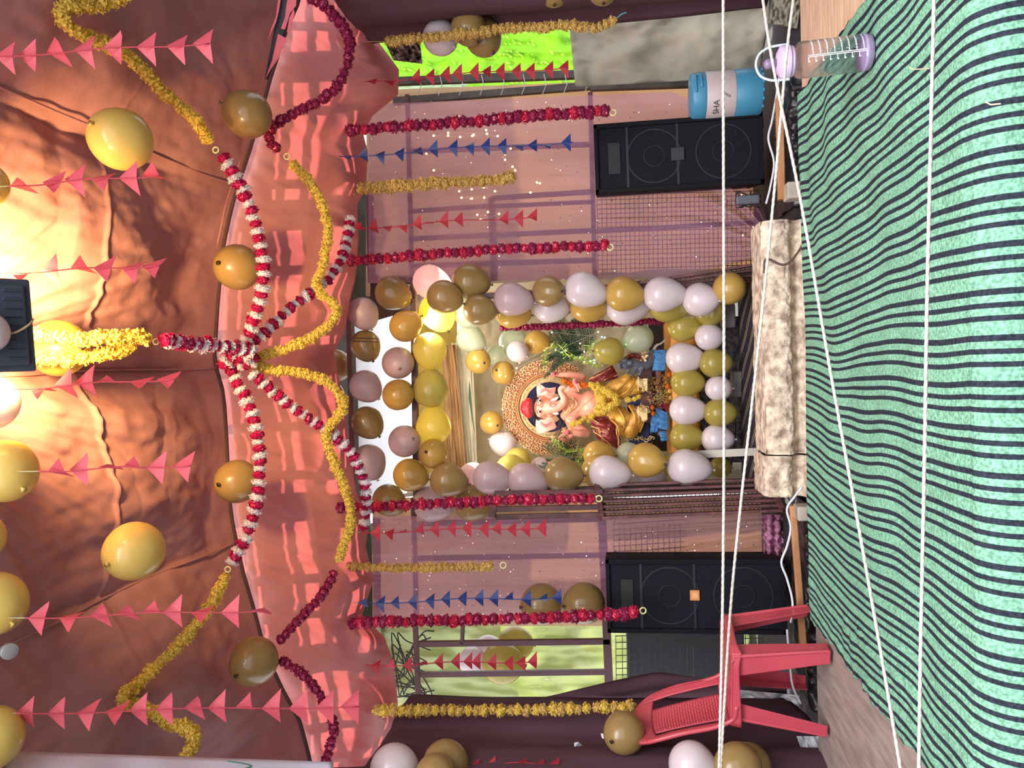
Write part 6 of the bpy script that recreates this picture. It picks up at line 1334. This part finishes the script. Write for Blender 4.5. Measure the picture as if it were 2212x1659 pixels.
# --- ferns, tinsel and coloured sparkle
FERN = mat('fern_green', (24, 52, 34), 0.6, (42, 78, 42), 12, trans=0.2)
TIN = mat('tinsel_green', (150, 200, 90), 0.2, (220, 220, 110), 60, metal=0.6)
def fern(lb, fronds, y):
    root = thing('fern_spray', lb, 'fern', W(*fronds[0][0], y)); random.seed(int(fronds[0][0][0]))
    for pts_ in [[(u + jx * (1 if i else 0), v + jy * (1 if i else 0)) for i, (u, v) in enumerate(f_)] for f_ in fronds for jx, jy in ((0, 0), (9, -7), (-8, 6))]:
        sp = [p for p, t in resample(spline([W(u, v, y + random.uniform(-.04, .04)) for u, v in pts_], 12), .012)]; mb = MB().tube(sp, .0025, 5); n = len(sp)
        for i in range(2, n):
            t = (sp[i] - sp[i - 1]).normalized(); sd = t.cross(EN).normalized(); L_ = .032 * math.sin(math.pi * (i / n) ** .8) + .008
            for s_ in (-1, 1):
                tip = sp[i] + (sd * s_ * 1.0 + t * .6).normalized() * L_ + EN * random.uniform(-.012, .012); w_ = t * .0024
                mb.add([sp[i] - w_, sp[i] + w_, (sp[i] + tip) / 2 + w_ * 1.3, tip, (sp[i] + tip) / 2 - w_ * 1.3], [(0, 1, 2, 3, 4)])
        mb.build('frond', FERN, root)
fern('dark green fern spray between the arch leg and the raised hand of the idol', [[(1250, 752), (1232, 735), (1215, 712), (1205, 690), (1225, 680)], [(1250, 755), (1225, 745), (1205, 735), (1195, 712)], [(1255, 752), (1245, 725), (1240, 700), (1248, 684)], [(1262, 762), (1222, 762), (1190, 770), (1175, 790)], [(1262, 758), (1235, 770), (1205, 782), (1183, 812)], [(1265, 760), (1272, 735), (1265, 705), (1240, 685)]], YI - .26)
fern('dark green fern spray under the chair-side hand of the idol', [[(1240, 985), (1215, 975), (1195, 965), (1178, 955)], [(1240, 990), (1218, 1000), (1190, 1005), (1170, 1000)], [(1245, 990), (1260, 1000), (1275, 1018), (1280, 1040)], [(1240, 985), (1235, 1010), (1250, 1035), (1262, 1048)], [(1245, 985), (1230, 965), (1205, 950)]], YI - .24)
def tinsel(lb, pts, y, n, spread):
    random.seed(n); sp = resample(spline([W(u, v, y) for u, v in pts], 8), .004); mb = MB().tube([p for p, t in sp], .0015, 4)
    for k in range(n):
        p, t = random.choice(sp); d = Vector([random.uniform(-1, 1) for _ in range(3)]).normalized() * spread * random.uniform(.3, 1); mb.add([p, p + d + Vector((.0022, 0, 0)), p + d - Vector((.0022, 0, .001))], [(0, 1, 2)])
    o = mb.build('tinsel', TIN, None); tag(o, lb, 'tinsel'); o['kind'] = 'stuff'
tinsel('green and gold tinsel beside the fern of the cooler side', [(1175, 800), (1180, 760), (1205, 745), (1230, 770), (1260, 775), (1290, 790), (1300, 770), (1270, 750), (1320, 735)], YI - .30, 700, .045)
tinsel('green and gold tinsel beside the fern of the chair side', [(1195, 945), (1215, 970), (1240, 975), (1262, 972), (1250, 1000), (1262, 1030), (1268, 1045)], YI - .28, 500, .040)
for nm, c, pts_ in (('green', (120, 255, 110), [(1200, 756), (1214, 761), (1222, 757), (1262, 782), (1275, 780), (1352, 744), (1253, 772)]), ('blue', (150, 190, 255), [(1192, 718), (1300, 728), (1306, 729), (1283, 784), (1284, 778), (1262, 760)]), ('red', (255, 110, 80), [(1176, 757), (1122, 784), (1085, 884), (1092, 937), (1186, 1000)]), ('warm', (255, 220, 150), [(1086, 747), (1092, 813), (1116, 795), (1292, 717), (1253, 742)])):
    fairy('tiny %s sparkle bulbs around the ferns and halo' % nm, pts_, YI - .34, mat('bulb_' + nm, c, 0.4, emit=(c, 9)), .005)
for p_ in [(1000, 705), (1310, 700)]: pass
